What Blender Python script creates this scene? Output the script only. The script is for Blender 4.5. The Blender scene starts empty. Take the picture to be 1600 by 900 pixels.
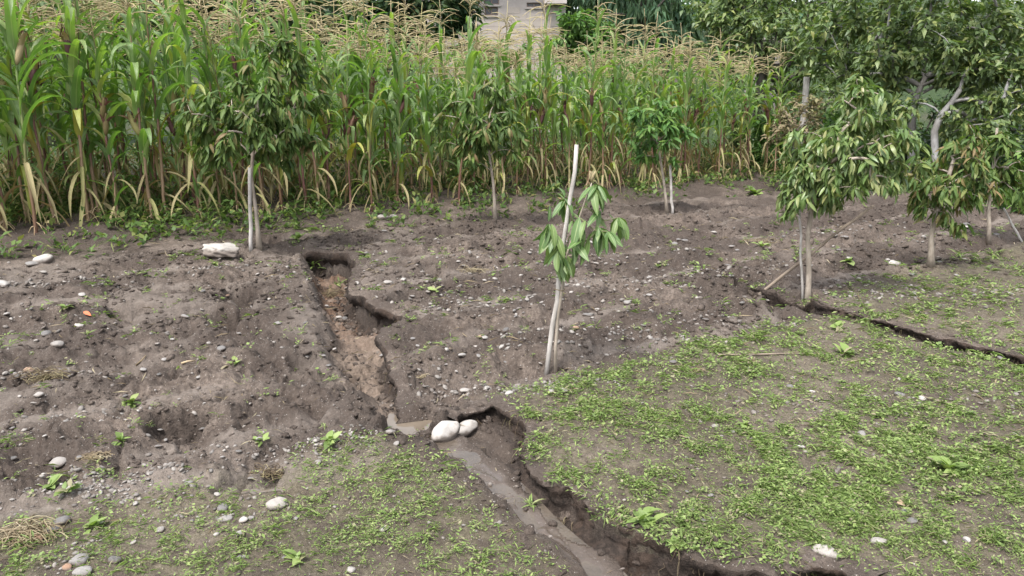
import bpy, math, random
import numpy as np
from mathutils import Matrix, Vector

SC = bpy.context.scene
COL = SC.collection
RS = np.random.RandomState(7)
random.seed(7)
rad = math.radians

# ------------------------------------------------------------------ camera, sky, sun, exposure
CAM_H, PITCH, FPX = 1.6, 14.4, 1210.0
cam_d = bpy.data.cameras.new('camera')
cam_d.sensor_width = 36.0
cam_d.lens = 36.0 * FPX / 1600.0
cam_d.clip_start, cam_d.clip_end = 0.05, 2000.0
cam = bpy.data.objects.new('camera', cam_d)
cam.location = (0, 0, CAM_H)
cam.rotation_euler = (rad(90 - PITCH), 0, 0)
COL.objects.link(cam)
SC.camera = cam

SUN_EL, SUN_AZ = 62.0, 215.0     # overcast: the sun is only a bright patch behind the cloud, behind the viewer's left shoulder
world = bpy.data.worlds.new('World'); SC.world = world; world.use_nodes = True
wn = world.node_tree.nodes; wl = world.node_tree.links
bg = wn['Background']
sky = wn.new('ShaderNodeTexSky'); sky.sky_type = 'NISHITA'; sky.sun_disc = False
sky.sun_elevation = rad(SUN_EL); sky.sun_rotation = rad(SUN_AZ)
sky.air_density = 1.0; sky.dust_density = 3.0; sky.ozone_density = 1.0
hsv = wn.new('ShaderNodeHueSaturation'); hsv.inputs['Saturation'].default_value = 0.30
wl.new(sky.outputs[0], hsv.inputs['Color']); wl.new(hsv.outputs[0], bg.inputs['Color'])
bg.inputs['Strength'].default_value = 0.14

sun_d = bpy.data.lights.new('sun', 'SUN'); sun_d.energy = 1.4; sun_d.angle = rad(13); sun_d.color = (1.0, 0.965, 0.92)
sun = bpy.data.objects.new('sun', sun_d); COL.objects.link(sun)
sv = Vector((math.sin(rad(SUN_AZ)) * math.cos(rad(SUN_EL)), math.cos(rad(SUN_AZ)) * math.cos(rad(SUN_EL)), math.sin(rad(SUN_EL))))
sun.rotation_euler = sv.to_track_quat('Z', 'Y').to_euler()

SC.view_settings.view_transform = 'Standard'; SC.view_settings.look = 'None'
SC.view_settings.gamma = 1.0; SC.view_settings.use_curve_mapping = False
SC.view_settings.exposure = 1.72
SC.render.engine = 'CYCLES'
SC.cycles.use_denoising = True
SC.cycles.max_bounces = 6; SC.cycles.diffuse_bounces = 3; SC.cycles.glossy_bounces = 2
SC.cycles.transmission_bounces = 4; SC.cycles.transparent_max_bounces = 8
SC.cycles.caustics_reflective = False; SC.cycles.caustics_refractive = False

# ------------------------------------------------------------------ helpers: numbers
def sstep(a, b, x):
    t = np.clip((x - a) / (b - a), 0, 1)
    return t * t * (3 - 2 * t)

def _h(ix, iy, s):
    n = (ix.astype(np.int64) * 374761393 + iy.astype(np.int64) * 668265263 + s * 974634541) & 0x7fffffff
    n = ((n ^ (n >> 13)) * 1274126177) & 0x7fffffff
    n = (n ^ (n >> 16)) & 0xffff
    return n / 65535.0

def vnoise(x, y, s=0):
    ix = np.floor(x); iy = np.floor(y); fx = x - ix; fy = y - iy
    fx = fx * fx * fx * (fx * (fx * 6 - 15) + 10); fy = fy * fy * fy * (fy * (fy * 6 - 15) + 10)
    a = _h(ix, iy, s); b = _h(ix + 1, iy, s); c = _h(ix, iy + 1, s); d = _h(ix + 1, iy + 1, s)
    return (a + (b - a) * fx + (c - a) * fy + (a - b - c + d) * fx * fy) * 2 - 1

def fbm(x, y, sc, o=4, s=0, g=0.5):
    v = 0; a = 1.0; t = 0
    ca, sa = math.cos(0.6), math.sin(0.6)
    x = x / sc; y = y / sc
    for i in range(o):
        v = v + a * vnoise(x, y, s + i * 17); t += a; a *= g
        x, y = (x * ca - y * sa) * 2.03 + 11.3, (x * sa + y * ca) * 2.03 + 7.7
    return v / t

_p = rad(PITCH)
FWD = np.array([0, math.cos(_p), -math.sin(_p)]); UP = np.array([0, math.sin(_p), math.cos(_p)]); RT = np.array([1., 0, 0])
CAMP = np.array([0, 0, CAM_H])

def ray(px, py):
    return FWD + RT * (px - 800) / FPX + UP * (450 - py) / FPX

def flat(px, py, z=0.0):
    d = ray(px, py); t = (z - CAM_H) / d[2]
    return CAMP + d * t

def atY(px, py, Y):
    d = ray(px, py); return CAMP + d * (Y / d[1])

def P2(pts, z=0.0):
    return np.array([flat(a, b, z)[:2] for a, b in pts])

def polydist(x, y, pl):
    """distance to a polyline, and the nearest point on it"""
    best = np.full(x.shape, 1e9); qx = np.zeros(x.shape); qy = np.zeros(x.shape)
    for (ax, ay), (bx, by) in zip(pl[:-1], pl[1:]):
        dx, dy = bx - ax, by - ay
        t = np.clip(((x - ax) * dx + (y - ay) * dy) / (dx * dx + dy * dy + 1e-12), 0, 1)
        px, py = ax + t * dx, ay + t * dy
        d = np.hypot(x - px, y - py)
        m = d < best
        best = np.where(m, d, best); qx = np.where(m, px, qx); qy = np.where(m, py, qy)
    return best, qx, qy

def inside(x, y, pg):
    r = np.zeros(x.shape, bool)
    n = len(pg)
    for i in range(n):
        ax, ay = pg[i]; bx, by = pg[(i + 1) % n]
        c = ((ay > y) != (by > y)) & (x < (bx - ax) * (y - ay) / (by - ay + 1e-12) + ax)
        r ^= c
    return r

def region(x, y, pg, soft):
    d, _, _ = polydist(x, y, np.vstack([pg, pg[:1]]))
    d = np.where(inside(x, y, pg), d, -d)
    return sstep(-soft, soft, d)

# ------------------------------------------------------------------ terrain
EDGE_A, EDGE_B = flat(60, 362, 0.12)[:2], flat(1225, 272, 0.12)[:2]
EDIR = (EDGE_B - EDGE_A) / np.linalg.norm(EDGE_B - EDGE_A)
ENRM = np.array([-EDIR[1], EDIR[0]])            # points into the maize field
def edge_s(x, y): return (x - EDGE_A[0]) * ENRM[0] + (y - EDGE_A[1]) * ENRM[1]
def edge_u(x, y): return (x - EDGE_A[0]) * EDIR[0] + (y - EDGE_A[1]) * EDIR[1]

# rims of the gullies (steep rim, gentle rim), traced along the top of the bank
G_R = P2([(470, 392), (500, 389), (553, 392), (549, 420), (553, 452), (600, 474), (630, 490), (612, 515), (609, 545), (614, 580), (634, 610), (642, 650), (668, 684)])
G_L = P2([(466, 398), (468, 425), (476, 452), (480, 480), (484, 505), (492, 540), (504, 575), (526, 610), (565, 640), (592, 672), (608, 694)])
B_R = P2([(628, 700), (668, 668), (705, 652), (735, 638), (770, 632), (803, 648), (826, 670), (831, 690), (813, 708), (816, 735), (845, 755), (893, 775), (913, 800), (945, 820), (1000, 845), (1060, 860), (1150, 878), (1212, 888), (1232, 905), (1280, 980), (1330, 1080)])
B_L = P2([(612, 690), (650, 705), (700, 732), (745, 768), (790, 812), (835, 845), (880, 885), (930, 930), (960, 1000), (990, 1080)])
R_R = P2([(1150, 432), (1180, 445), (1225, 452), (1262, 462), (1300, 478), (1340, 486), (1400, 500), (1470, 518), (1540, 535), (1600, 549), (1720, 580), (1900, 640)])
R_L = P2([(1150, 445), (1185, 470), (1225, 480), (1262, 486), (1300, 492), (1340, 500), (1400, 518), (1470, 540), (1540, 556), (1600, 572), (1720, 605), (1900, 670)])
S_R = P2([(1215, 908), (1250, 880), (1285, 874), (1325, 882), (1370, 905)]); S_L = P2([(1215, 960), (1300, 980), (1380, 960)])
PITS = [  # px, py, radius x, radius y (m), depth, rotation
    (368, 455, .17, .30, .22, .5), (362, 492, .22, .16, .18, .2), (455, 588, .19, .15, .20, .3), (195, 480, .20, .16, .12, 0),
    (400, 748, .15, .10, .09, .1), (440, 373, .34, .26, .20, .2), (385, 372, .30, .20, .10, 0), (1225, 460, .30, .26, .17, 0),
    (285, 668, .16, .14, .13, .6), (60, 596, .35, .12, .09, 0), (470, 560, .12, .16, .14, .3), (640, 462, .2, .14, .10, 0), (1165, 432, .35, .12, .07, .3),
    (700, 575, .25, .1, .04, 0), (940, 420, .3, .12, .04, .3), (660, 415, .3, .1, .04, 0)]
PITW = [(flat(a, b)[:2], rx, ry, dp, ro) for a, b, rx, ry, dp, ro in PITS]
POOLS = [(640, 674, .15, .20, .06), (402, 762, .15, .05, .035), (60, 800, .30, .05, .012), (905, 850, .10, .25, .012), (822, 808, .06, .16, .012)]
POOLW = [(flat(a, b, -0.08 if i in (0, 3, 4) else 0)[:2], rx, ry, dp) for i, (a, b, rx, ry, dp) in enumerate(POOLS)]
FLOW = P2([(672, 702), (695, 716), (735, 742), (790, 785), (835, 828), (880, 868), (930, 905), (1000, 990)], -.1)
BAND1 = P2([(-200, 830), (0, 805), (100, 790), (230, 755), (330, 748), (440, 738), (520, 735), (570, 715)]); BAND2 = P2([(880, 560), (960, 548), (1050, 536), (1130, 515), (1200, 490)])
RILLS = [P2([(335, 435), (372, 458), (385, 470), (358, 492), (372, 520), (400, 560), (440, 590), (470, 620), (500, 665)]), P2([(180, 468), (200, 500), (188, 540), (210, 600), (215, 640)]), P2([(268, 630), (288, 668), (305, 700)]), P2([(520, 520), (500, 560), (510, 600)]), P2([(660, 415), (700, 440), (690, 470), (740, 500)]), P2([(930, 410), (960, 440), (940, 470)])]
TILL = P2([(-700, 900), (-300, 840), (0, 800), (250, 752), (420, 735), (520, 705), (640, 690), (720, 640), (860, 590), (1060, 542), (1250, 482), (1350, 440), (1600, 405), (1900, 395), (1900, 330), (1230, 292), (1000, 315), (600, 345), (330, 380), (0, 410), (-700, 480)])
PLATEAU = P2([(760, 620), (870, 598), (1050, 548), (1260, 492), (1340, 496), (1420, 515), (1600, 560), (1900, 640), (1900, 1100), (1340, 1100), (1215, 895), (1000, 850), (913, 805), (893, 780), (813, 735), (832, 690), (800, 650)])
LOWLEFT = P2([(-800, 1100), (-500, 900), (-100, 830), (100, 800), (270, 772), (520, 705), (600, 695), (680, 725), (745, 775), (835, 850), (980, 1080)])
FARRIGHT = P2([(1310, 474), (1400, 496), (1600, 545), (1900, 630), (2100, 500), (1900, 385), (1600, 385), (1450, 405), (1340, 445)])

REC = .045          # the banks are undercut by this much below their lip
def edge_ch(x, y, R, L, wr, wl, m=0.5):
    """profile (0..1) of a washed-out channel with one steep and one gentle bank, the distance inside the steep rim, and the overhang shift"""
    z = np.zeros(x.shape); dr = np.full(x.shape, 9.); sx = np.zeros(x.shape); sy = np.zeros(x.shape)
    pg = np.vstack([R, L[::-1]])
    lo = pg.min(0) - m; hi = pg.max(0) + m
    k = (x > lo[0]) & (x < hi[0]) & (y > lo[1]) & (y < hi[1])
    if not k.any(): return z, dr, sx, sy
    xx, yy = x[k], y[k]
    wx = xx + .045 * fbm(xx, yy, .22, 2, 5) + .006 * fbm(xx, yy, .07, 2, 8)
    wy = yy + .06 * fbm(xx, yy, .22, 2, 6) + .008 * fbm(xx, yy, .07, 2, 9)
    ins = inside(wx, wy, pg)
    d, qx, qy = polydist(wx, wy, R); dl, _, _ = polydist(wx, wy, L)
    sd = np.where(ins, d, -d); z[k] = np.where(ins | (d < REC), sstep(-REC, -REC + wr, sd) * sstep(0, wl, dl), 0)
    dr[k] = np.where(ins, d, -d)
    f = np.where(ins, 0, np.clip(1 - d / .06, 0, 1)) / (d + 1e-6)
    sx[k] = (qx - wx) * f; sy[k] = (qy - wy) * f
    return z, dr, sx, sy

POOL_LV = []; FLOW_LV = []
def terrain(x, y, full=False):
    x = np.asarray(x, float); y = np.asarray(y, float)
    r = np.hypot(x, y)
    near = sstep(40, 14, r)
    z = .05 * fbm(x, y, 2.2, 3, 1) * near
    s = edge_s(x, y)
    sw = s + .18 * fbm(x, y, .8, 3, 3)
    z = z + .16 * sstep(-.75, .15, sw) * sstep(22, 12, r) + .025 * np.clip(s, 0, 60)
    z = z + .02 * np.clip(x - 4.0, 0, 8) * sstep(6, 14, y)
    tl = region(x, y, TILL, .18)
    # dug ridges, parallel to the maize
    ph = (s + .22 * fbm(x, y, 1.1, 3, 21)) / .86
    fr_ = ph - np.floor(ph)
    saw = np.where(fr_ < .24, sstep(0, .24, fr_), 1 - sstep(.24, 1, fr_)) - .5      # steep face towards the viewer, gentle back
    silt = tl * sstep(.55, .85, fr_) * sstep(1.0, .93, fr_) * sstep(-.25, .2, fbm(x, y, .7, 3, 32))
    silt = np.maximum(silt, .75 * tl * sstep(-.5, -1.5, x) * sstep(-.15, .25, fbm(x, y, .6, 3, 33)))
    z = z + tl * (.080 * (.45 + .55 * sstep(-1.2, .2, x)) * saw * np.clip(.7 + 1.1 * fbm(x, y, .8, 2, 31), .15, 1.5))
    lump = 1 - np.abs(fbm(x, y, .34, 3, 41))
    crease = np.abs(fbm(x, y, .21, 2, 43))
    z = z + (tl * .85 + .15) * (1 - .7 * silt) * near * (.095 * (lump - .75) + .052 * fbm(x, y, .16, 3, 51) + .022 * fbm(x, y, .055, 2, 61) + .016 * fbm(x, y, .024, 2, 63) * sstep(7, 4, r) - .030 * sstep(.16, 0, crease) * sstep(-.2, .3, fbm(x, y, .7, 2, 44)))
    z = z + near * .008 * fbm(x, y, .06, 2, 71)
    gz, gd, gsx, gsy = edge_ch(x, y, G_R, G_L, .04, .24)
    bz, bd, bsx, bsy = edge_ch(x, y, B_R, B_L, .03, .30)
    rz, rd, rsx, rsy = edge_ch(x, y, R_R, R_L, .03, .22)
    s2, sd, ssx, ssy = edge_ch(x, y, S_R, S_L, .03, .3)
    gdep = np.interp(y, [3.2, 3.7, 4.1, 4.7, 6.0, 7.6], [.045, .07, .15, .23, .28, .31])
    bdep = np.interp(y, [1.8, 2.5, 3.1, 3.7], [.17, .155, .125, .11]) * np.interp(x, [-.62, -.22], [.38, 1])
    bed = 1 + .30 * fbm(x, y, .20, 3, 81) + .20 * fbm(x, y, .07, 2, 80)
    cut = np.maximum.reduce([gz * gdep * bed, bz * bdep * (1 + .22 * fbm(x, y, .3, 3, 82) + .22 * fbm(x, y, .08, 2, 86)), rz * np.clip(.11 + .17 * fbm(x, y, .35, 2, 83), .02, .28), s2 * .10])
    chan = np.maximum(gz, bz)
    z = z * (1 - .55 * chan) - cut
    pit = np.zeros(x.shape)
    wx = x + .06 * fbm(x, y, .14, 3, 15); wy = y + .09 * fbm(x, y, .14, 3, 16)
    for (c, rx, ry, dp, ro) in PITW:
        dx, dy = wx - c[0], wy - c[1]
        u = (dx * math.cos(ro) + dy * math.sin(ro)) / rx; v = (-dx * math.sin(ro) + dy * math.cos(ro)) / ry
        e = np.hypot(u, v)
        w = np.where(v > 0, .25, .9)
        pit = np.maximum(pit, dp * np.clip((1 - e) / w, 0, 1))
    z = z - pit
    rill = np.zeros(x.shape)
    for rl_ in RILLS:
        kr = (x > rl_[:, 0].min() - .3) & (x < rl_[:, 0].max() + .3) & (y > rl_[:, 1].min() - .3) & (y < rl_[:, 1].max() + .3)
        if kr.any():
            xr, yr = x[kr], y[kr]; dq, _, _ = polydist(xr + .07 * fbm(xr, yr, .18, 3, 35), yr + .07 * fbm(xr, yr, .18, 3, 36), rl_)
            rill[kr] = np.maximum(rill[kr], sstep(.10, .03, dq) * np.clip(.55 + 1.2 * fbm(xr, yr, .25, 2, 37), 0, 1))
    z = z - .075 * rill
    pool = np.zeros(x.shape)
    for pi_, (c, rx, ry, dp) in enumerate(POOLW):
        e = ((x - c[0]) / rx) ** 2 + ((y - c[1]) / ry) ** 2
        pool = np.maximum(pool, np.exp(-e * 1.2))
        if len(POOL_LV) <= pi_: z = z - dp * np.exp(-e * 1.2); continue
        e = np.sqrt(e) * (1 + .75 * fbm(x, y, .11, 3, 98)); L_ = POOL_LV[pi_]
        z = np.where((e > .8) & (e < 1.5), np.maximum(z, L_ + .006 * (1 - np.abs(e - 1.1) / .4)), z)
        w_ = sstep(1.1, .8, e); z = z * (1 - w_) + (L_ - .02) * w_
    if FLOW_LV:
        kf = (x > FLOW[:, 0].min() - .4) & (x < FLOW[:, 0].max() + .4) & (y > FLOW[:, 1].min() - .4) & (y < FLOW[:, 1].max() + .4)
        if kf.any():
            xf, yf = x[kf], y[kf]; df, _, qy = polydist(xf + .05 * fbm(xf, yf, .15, 2, 95), yf + .05 * fbm(xf, yf, .15, 2, 96), FLOW)
            Lf = np.interp(qy, FLOW_LV[0], FLOW_LV[1]); wf = .027 * (1 + 1.5 * fbm(xf, yf, .18, 2, 94)); zf = z[kf]
            zf = np.where((df > wf * .8) & (df < wf + .07), np.maximum(zf, Lf + .003), zf)
            w_ = sstep(wf + .03, wf - .02, df); z[kf] = zf * (1 - w_) + (Lf - .007 + .020 * fbm(xf, yf, .06, 2, 93)) * w_
    # the land climbs behind the field
    z = z + .14 * np.clip(r - 26, 0, 60) * (1 + .3 * fbm(x, y, 14, 3, 91)) * sstep(-5, 12, y)
    if not full: return z
    ok = .9
    sh = np.stack([gsx + bsx + .6 * rsx + ssx, gsy + bsy + .6 * rsy + ssy], -1) * .006 * ok
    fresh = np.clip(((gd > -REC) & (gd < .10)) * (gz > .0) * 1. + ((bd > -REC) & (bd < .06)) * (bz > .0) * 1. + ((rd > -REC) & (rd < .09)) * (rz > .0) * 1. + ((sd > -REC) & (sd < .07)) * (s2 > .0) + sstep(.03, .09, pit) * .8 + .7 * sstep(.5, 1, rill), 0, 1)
    clay = sstep(.30, .75, gz + .25 * fbm(x, y, .12, 2, 99)) * sstep(.04, .09, gd) * (gz > .05)
    fd, _, _ = polydist(x + .03 * fbm(x, y, .12, 2, 95), y + .03 * fbm(x, y, .12, 2, 96), FLOW)
    wet = np.clip(bz * sstep(.02, .12, bd) * .55 + .6 * gz * sstep(4.6, 3.6, y) + pool * .8 + np.exp(-(fd / .055) ** 2) * 1.0, 0, 1)
    d1, _, _ = polydist(x + .06 * fbm(x, y, .2, 2, 87), y + .06 * fbm(x, y, .2, 2, 88), BAND1); d2, _, _ = polydist(x + .06 * fbm(x, y, .2, 2, 87), y + .06 * fbm(x, y, .2, 2, 88), BAND2)
    band = np.maximum(sstep(.16, .05, d1), sstep(.14, .04, d2))
    turf = np.maximum.reduce([region(x, y, PLATEAU, .1), region(x, y, LOWLEFT, .15), region(x, y, FARRIGHT, .2)]) * (1 - np.clip(bz * 3, 0, 1))
    grass = np.maximum(sstep(4.5, 6.5, s) * (y > 5), sstep(16, 19, r)) * sstep(-.5, .1, fbm(x, y, 1.5, 3, 97) + .3)
    return z, sh, fresh, clay, wet, grass, turf, np.clip(silt + band, 0, 1) * (1 - chan)

_lv = []
for (c, rx, ry, dp) in POOLW[:2]:
    a_ = np.linspace(0, 6.28, 40); q_ = terrain(c[0] + 1.0 * rx * np.cos(a_), c[1] + 1.0 * ry * np.sin(a_)); _lv.append(float(np.percentile(q_, 18)))
POOL_LV += _lv
_fy = np.linspace(FLOW[0, 1], FLOW[-1, 1], 30); _fx = np.interp(-_fy, -FLOW[:, 1], FLOW[:, 0]); _fz = np.minimum.accumulate(terrain(_fx, _fy)) - .004
_fz = np.convolve(np.pad(_fz, 3, mode='edge'), np.ones(7) / 7, 'valid')
FLOW_LV += [_fy[::-1].copy(), _fz[::-1].copy()]
def H1(x, y): return float(terrain(np.array([x]), np.array([y]))[0])

def hit(px, py):
    d = ray(px, py)
    lo, hi = 1.2, 60.0
    tz = (CAM_H - .55) / max(-d[2], 1e-3); lo = max(lo, min(tz, 40.)); hi = min(60., max(lo + 1, (CAM_H + .5) / max(-d[2], 1e-3)))
    for n_ in (160, 40):
        t = np.linspace(lo, hi, n_)
        P = CAMP[None] + d[None] * t[:, None]
        g = P[:, 2] - terrain(P[:, 0], P[:, 1])
        k = np.where(g < 0)[0]
        if len(k) == 0: return P[-1]
        i = k[0]
        if i == 0: return P[0]
        lo, hi = t[i - 1], t[i]
    a = g[i - 1] / (g[i - 1] - g[i])
    return P[i - 1] * (1 - a) + P[i] * a

# ------------------------------------------------------------------ helpers: meshes and objects
def mk_mesh(name, V, quads=None, tris=None, uv=None, mat=None, smooth=True):
    me = bpy.data.meshes.new(name)
    V = np.asarray(V, np.float32)
    q = np.zeros((0, 4), np.int32) if quads is None or len(quads) == 0 else np.asarray(quads, np.int32)
    t = np.zeros((0, 3), np.int32) if tris is None or len(tris) == 0 else np.asarray(tris, np.int32)
    me.vertices.add(len(V)); me.vertices.foreach_set('co', V.ravel())
    li = np.concatenate([q.ravel(), t.ravel()])
    me.loops.add(len(li)); me.loops.foreach_set('vertex_index', li)
    n = len(q) + len(t)
    me.polygons.add(n)
    st = np.concatenate([np.arange(len(q)) * 4, len(q) * 4 + np.arange(len(t)) * 3]).astype(np.int32)
    me.polygons.foreach_set('loop_start', st)
    me.polygons.foreach_set('use_smooth', np.full(n, smooth, bool))
    if uv is not None:
        l = me.uv_layers.new(name='UVMap')
        l.data.foreach_set('uv', np.asarray(uv, np.float32)[li].ravel())
    me.update(calc_edges=True); me.validate()
    if mat is not None: me.materials.append(mat)
    return me

class MB:
    def __init__(s): s.V = []; s.Q = []; s.T = []; s.U = []; s.n = 0
    def add(s, V, Q=None, T=None, U=None):
        V = np.asarray(V, float)
        if Q is not None and len(Q): s.Q.append(np.asarray(Q, int) + s.n)
        if T is not None and len(T): s.T.append(np.asarray(T, int) + s.n)
        s.U.append(np.zeros((len(V), 2)) if U is None else np.asarray(U, float))
        s.V.append(V); s.n += len(V)
    def tube(s, pts, rads, k=6, cap=True):
        pts = np.asarray(pts, float); n = len(pts)
        rads = np.broadcast_to(np.asarray(rads, float), (n,))
        tg = np.gradient(pts, axis=0); tg /= np.linalg.norm(tg, axis=1)[:, None] + 1e-9
        ref = np.array([0.31, 0.95, 0.05]) if abs(tg[0][2]) > .7 else np.array([0.05, 0.1, 1.])
        a = np.cross(tg, ref); a /= np.linalg.norm(a, axis=1)[:, None] + 1e-9
        b = np.cross(tg, a)
        an = np.arange(k) * 2 * math.pi / k
        V = pts[:, None] + rads[:, None, None] * (a[:, None] * np.cos(an)[None, :, None] + b[:, None] * np.sin(an)[None, :, None])
        i = np.arange(n - 1)[:, None] * k; j = np.arange(k)[None]; j2 = (j + 1) % k
        Q = np.stack([i + j, i + j2, i + k + j2, i + k + j], -1).reshape(-1, 4)
        U = np.stack(np.broadcast_arrays((np.arange(k) / k)[None], np.linspace(0, 1, n)[:, None]), -1).reshape(-1, 2)
        V = V.reshape(-1, 3); T = None
        if cap:
            V = np.vstack([V, pts[0], pts[-1]]); U = np.vstack([U, [0, 0], [0, 1]])
            jj = np.arange(k)
            T = np.vstack([np.stack([np.full(k, n * k), (jj + 1) % k, jj], -1), np.stack([np.full(k, n * k + 1), (n - 1) * k + jj, (n - 1) * k + (jj + 1) % k], -1)])
        s.add(V, Q, T, U)
    def inst(s, tpl, M, O):
        """template (V,Q,T,U) repeated with matrices M (n,3,3) whose columns are the axes, and origins O (n,3)"""
        V, Q, T, U = tpl; n = len(O); nv = len(V)
        if n == 0: return
        W = np.einsum('nij,vj->nvi', M, V) + O[:, None]
        off = (np.arange(n) * nv)[:, None, None]
        s.add(W.reshape(-1, 3), None if Q is None or len(Q) == 0 else (np.asarray(Q)[None] + off).reshape(-1, 4),
              None if T is None or len(T) == 0 else (np.asarray(T)[None] + off).reshape(-1, 3), np.tile(U, (n, 1)))
    def box(s, lo, hi):
        lo = np.array(lo, float); hi = np.array(hi, float)
        V = np.array([[(lo, hi)[i][0], (lo, hi)[j][1], (lo, hi)[k][2]] for k in (0, 1) for j in (0, 1) for i in (0, 1)])
        s.add(V, [[0, 2, 3, 1], [4, 5, 7, 6], [0, 1, 5, 4], [2, 6, 7, 3], [0, 4, 6, 2], [1, 3, 7, 5]])
    def mesh(s, name, mat=None, off=None, smooth=True):
        V = np.vstack(s.V)
        if off is not None: V = V - np.asarray(off)
        return mk_mesh(name, V, np.vstack(s.Q) if s.Q else None, np.vstack(s.T) if s.T else None, np.vstack(s.U), mat, smooth)

def put(name, me, parent=None, loc=(0, 0, 0), rot=None, scale=None):
    o = bpy.data.objects.new(name, me); COL.objects.link(o)
    if parent is not None: o.parent = parent
    o.location = loc
    if rot is not None: o.rotation_euler = rot
    if scale is not None: o.scale = scale
    return o

def tag(o, label=None, cat=None, group=None, kind=None):
    if label: o['label'] = label
    if cat: o['category'] = cat
    if group: o['group'] = group
    if kind: o['kind'] = kind
    return o

def thing(name, loc, label, cat, group=None, rz=0.0):
    o = bpy.data.objects.new(name, None); COL.objects.link(o)
    o.empty_display_size = .1
    o.location = tuple(loc); o.rotation_euler = (0, 0, rz)
    return tag(o, label, cat, group)

def frames(D, rnd=.35, rs=RS):
    """axes (n,3,3) with x along D and z as near to up as a random roll allows"""
    D = D / (np.linalg.norm(D, axis=1)[:, None] + 1e-9)
    u = np.array([0, 0, 1.])[None] + rs.normal(0, rnd, D.shape) + 1e-3
    z = u - (u * D).sum(1)[:, None] * D; z /= np.linalg.norm(z, axis=1)[:, None] + 1e-9
    y = np.cross(z, D)
    return np.stack([D, y, z], -1)

# ------------------------------------------------------------------ helpers: materials
class NT:
    def __init__(s, name):
        s.m = bpy.data.materials.new(name); s.m.use_nodes = True
        s.t = s.m.node_tree; s.n = s.t.nodes; s.l = s.t.links; s.p = s.n['Principled BSDF']; s.out = s.n['Material Output']
    def new(s, t, **k):
        n = s.n.new(t)
        for a, b in k.items(): setattr(n, a, b)
        return n
    def link(s, a, b): s.l.new(a, b)
    def noise(s, scale, detail=4, rough=.55, vec=None, out=0):
        n = s.new('ShaderNodeTexNoise'); n.inputs['Scale'].default_value = scale; n.inputs['Detail'].default_value = detail; n.inputs['Roughness'].default_value = rough
        s.link(vec or s.co, n.inputs['Vector']); return n.outputs[out]
    def vor(s, scale, vec=None, out='Distance', rnd=1.0):
        n = s.new('ShaderNodeTexVoronoi'); n.inputs['Scale'].default_value = scale; n.inputs['Randomness'].default_value = rnd
        s.link(vec or s.co, n.inputs['Vector']); return n.outputs[out]
    @property
    def co(s):
        if not hasattr(s, '_co'): s._co = s.new('ShaderNodeTexCoord').outputs['Object']
        return s._co
    def math(s, op, a, b=None, clamp=False):
        n = s.new('ShaderNodeMath', operation=op, use_clamp=clamp)
        for i, v in enumerate((a, b)):
            if v is None: continue
            if isinstance(v, (int, float)): n.inputs[i].default_value = v
            else: s.link(v, n.inputs[i])
        return n.outputs[0]
    def ramp(s, f, stops, interp='LINEAR'):
        n = s.new('ShaderNodeValToRGB'); r = n.color_ramp; r.interpolation = interp
        while len(r.elements) < len(stops): r.elements.new(.5)
        for e, (p, c) in zip(r.elements, stops):
            e.position = p; e.color = (*c, 1) if len(c) == 3 else c
        s.link(f, n.inputs[0]); return n.outputs[0]
    def rng(s, f, a, b, c=0., d=1.):
        n = s.new('ShaderNodeMapRange'); n.interpolation_type = 'SMOOTHSTEP'
        for i, v in enumerate((a, b, c, d)): n.inputs[i + 1].default_value = v
        s.link(f, n.inputs[0]); return n.outputs[0]
    def mix(s, f, a, b, mode='MIX'):
        n = s.new('ShaderNodeMix', data_type='RGBA', blend_type=mode)
        for sock, v in ((n.inputs[0], f), (n.inputs[6], a), (n.inputs[7], b)):
            if isinstance(v, (int, float)): sock.default_value = v
            elif isinstance(v, tuple): sock.default_value = (*v, 1)
            else: s.link(v, sock)
        return n.outputs[2]
    def attr(s, name): return s.new('ShaderNodeAttribute', attribute_name=name).outputs['Fac']
    def bump(s, h, st=.3, dist=.01):
        n = s.new('ShaderNodeBump'); n.inputs['Strength'].default_value = st; n.inputs['Distance'].default_value = dist
        s.link(h, n.inputs['Height']); s.link(n.outputs[0], s.p.inputs['Normal']); return n
    def rnd(s):
        a = s.new('ShaderNodeObjectInfo').outputs['Random']; b = s.new('ShaderNodeNewGeometry').outputs['Random Per Island']
        return s.math('FRACT', s.math('ADD', a, b))
    def col(s, c):
        if isinstance(c, tuple): s.p.inputs['Base Color'].default_value = (*c, 1)
        else: s.link(c, s.p.inputs['Base Color'])
    def set(s, rough=.8, spec=.3):
        s.p.inputs['Roughness'].default_value = rough; s.p.inputs['Specular IOR Level'].default_value = spec; return s

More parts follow.
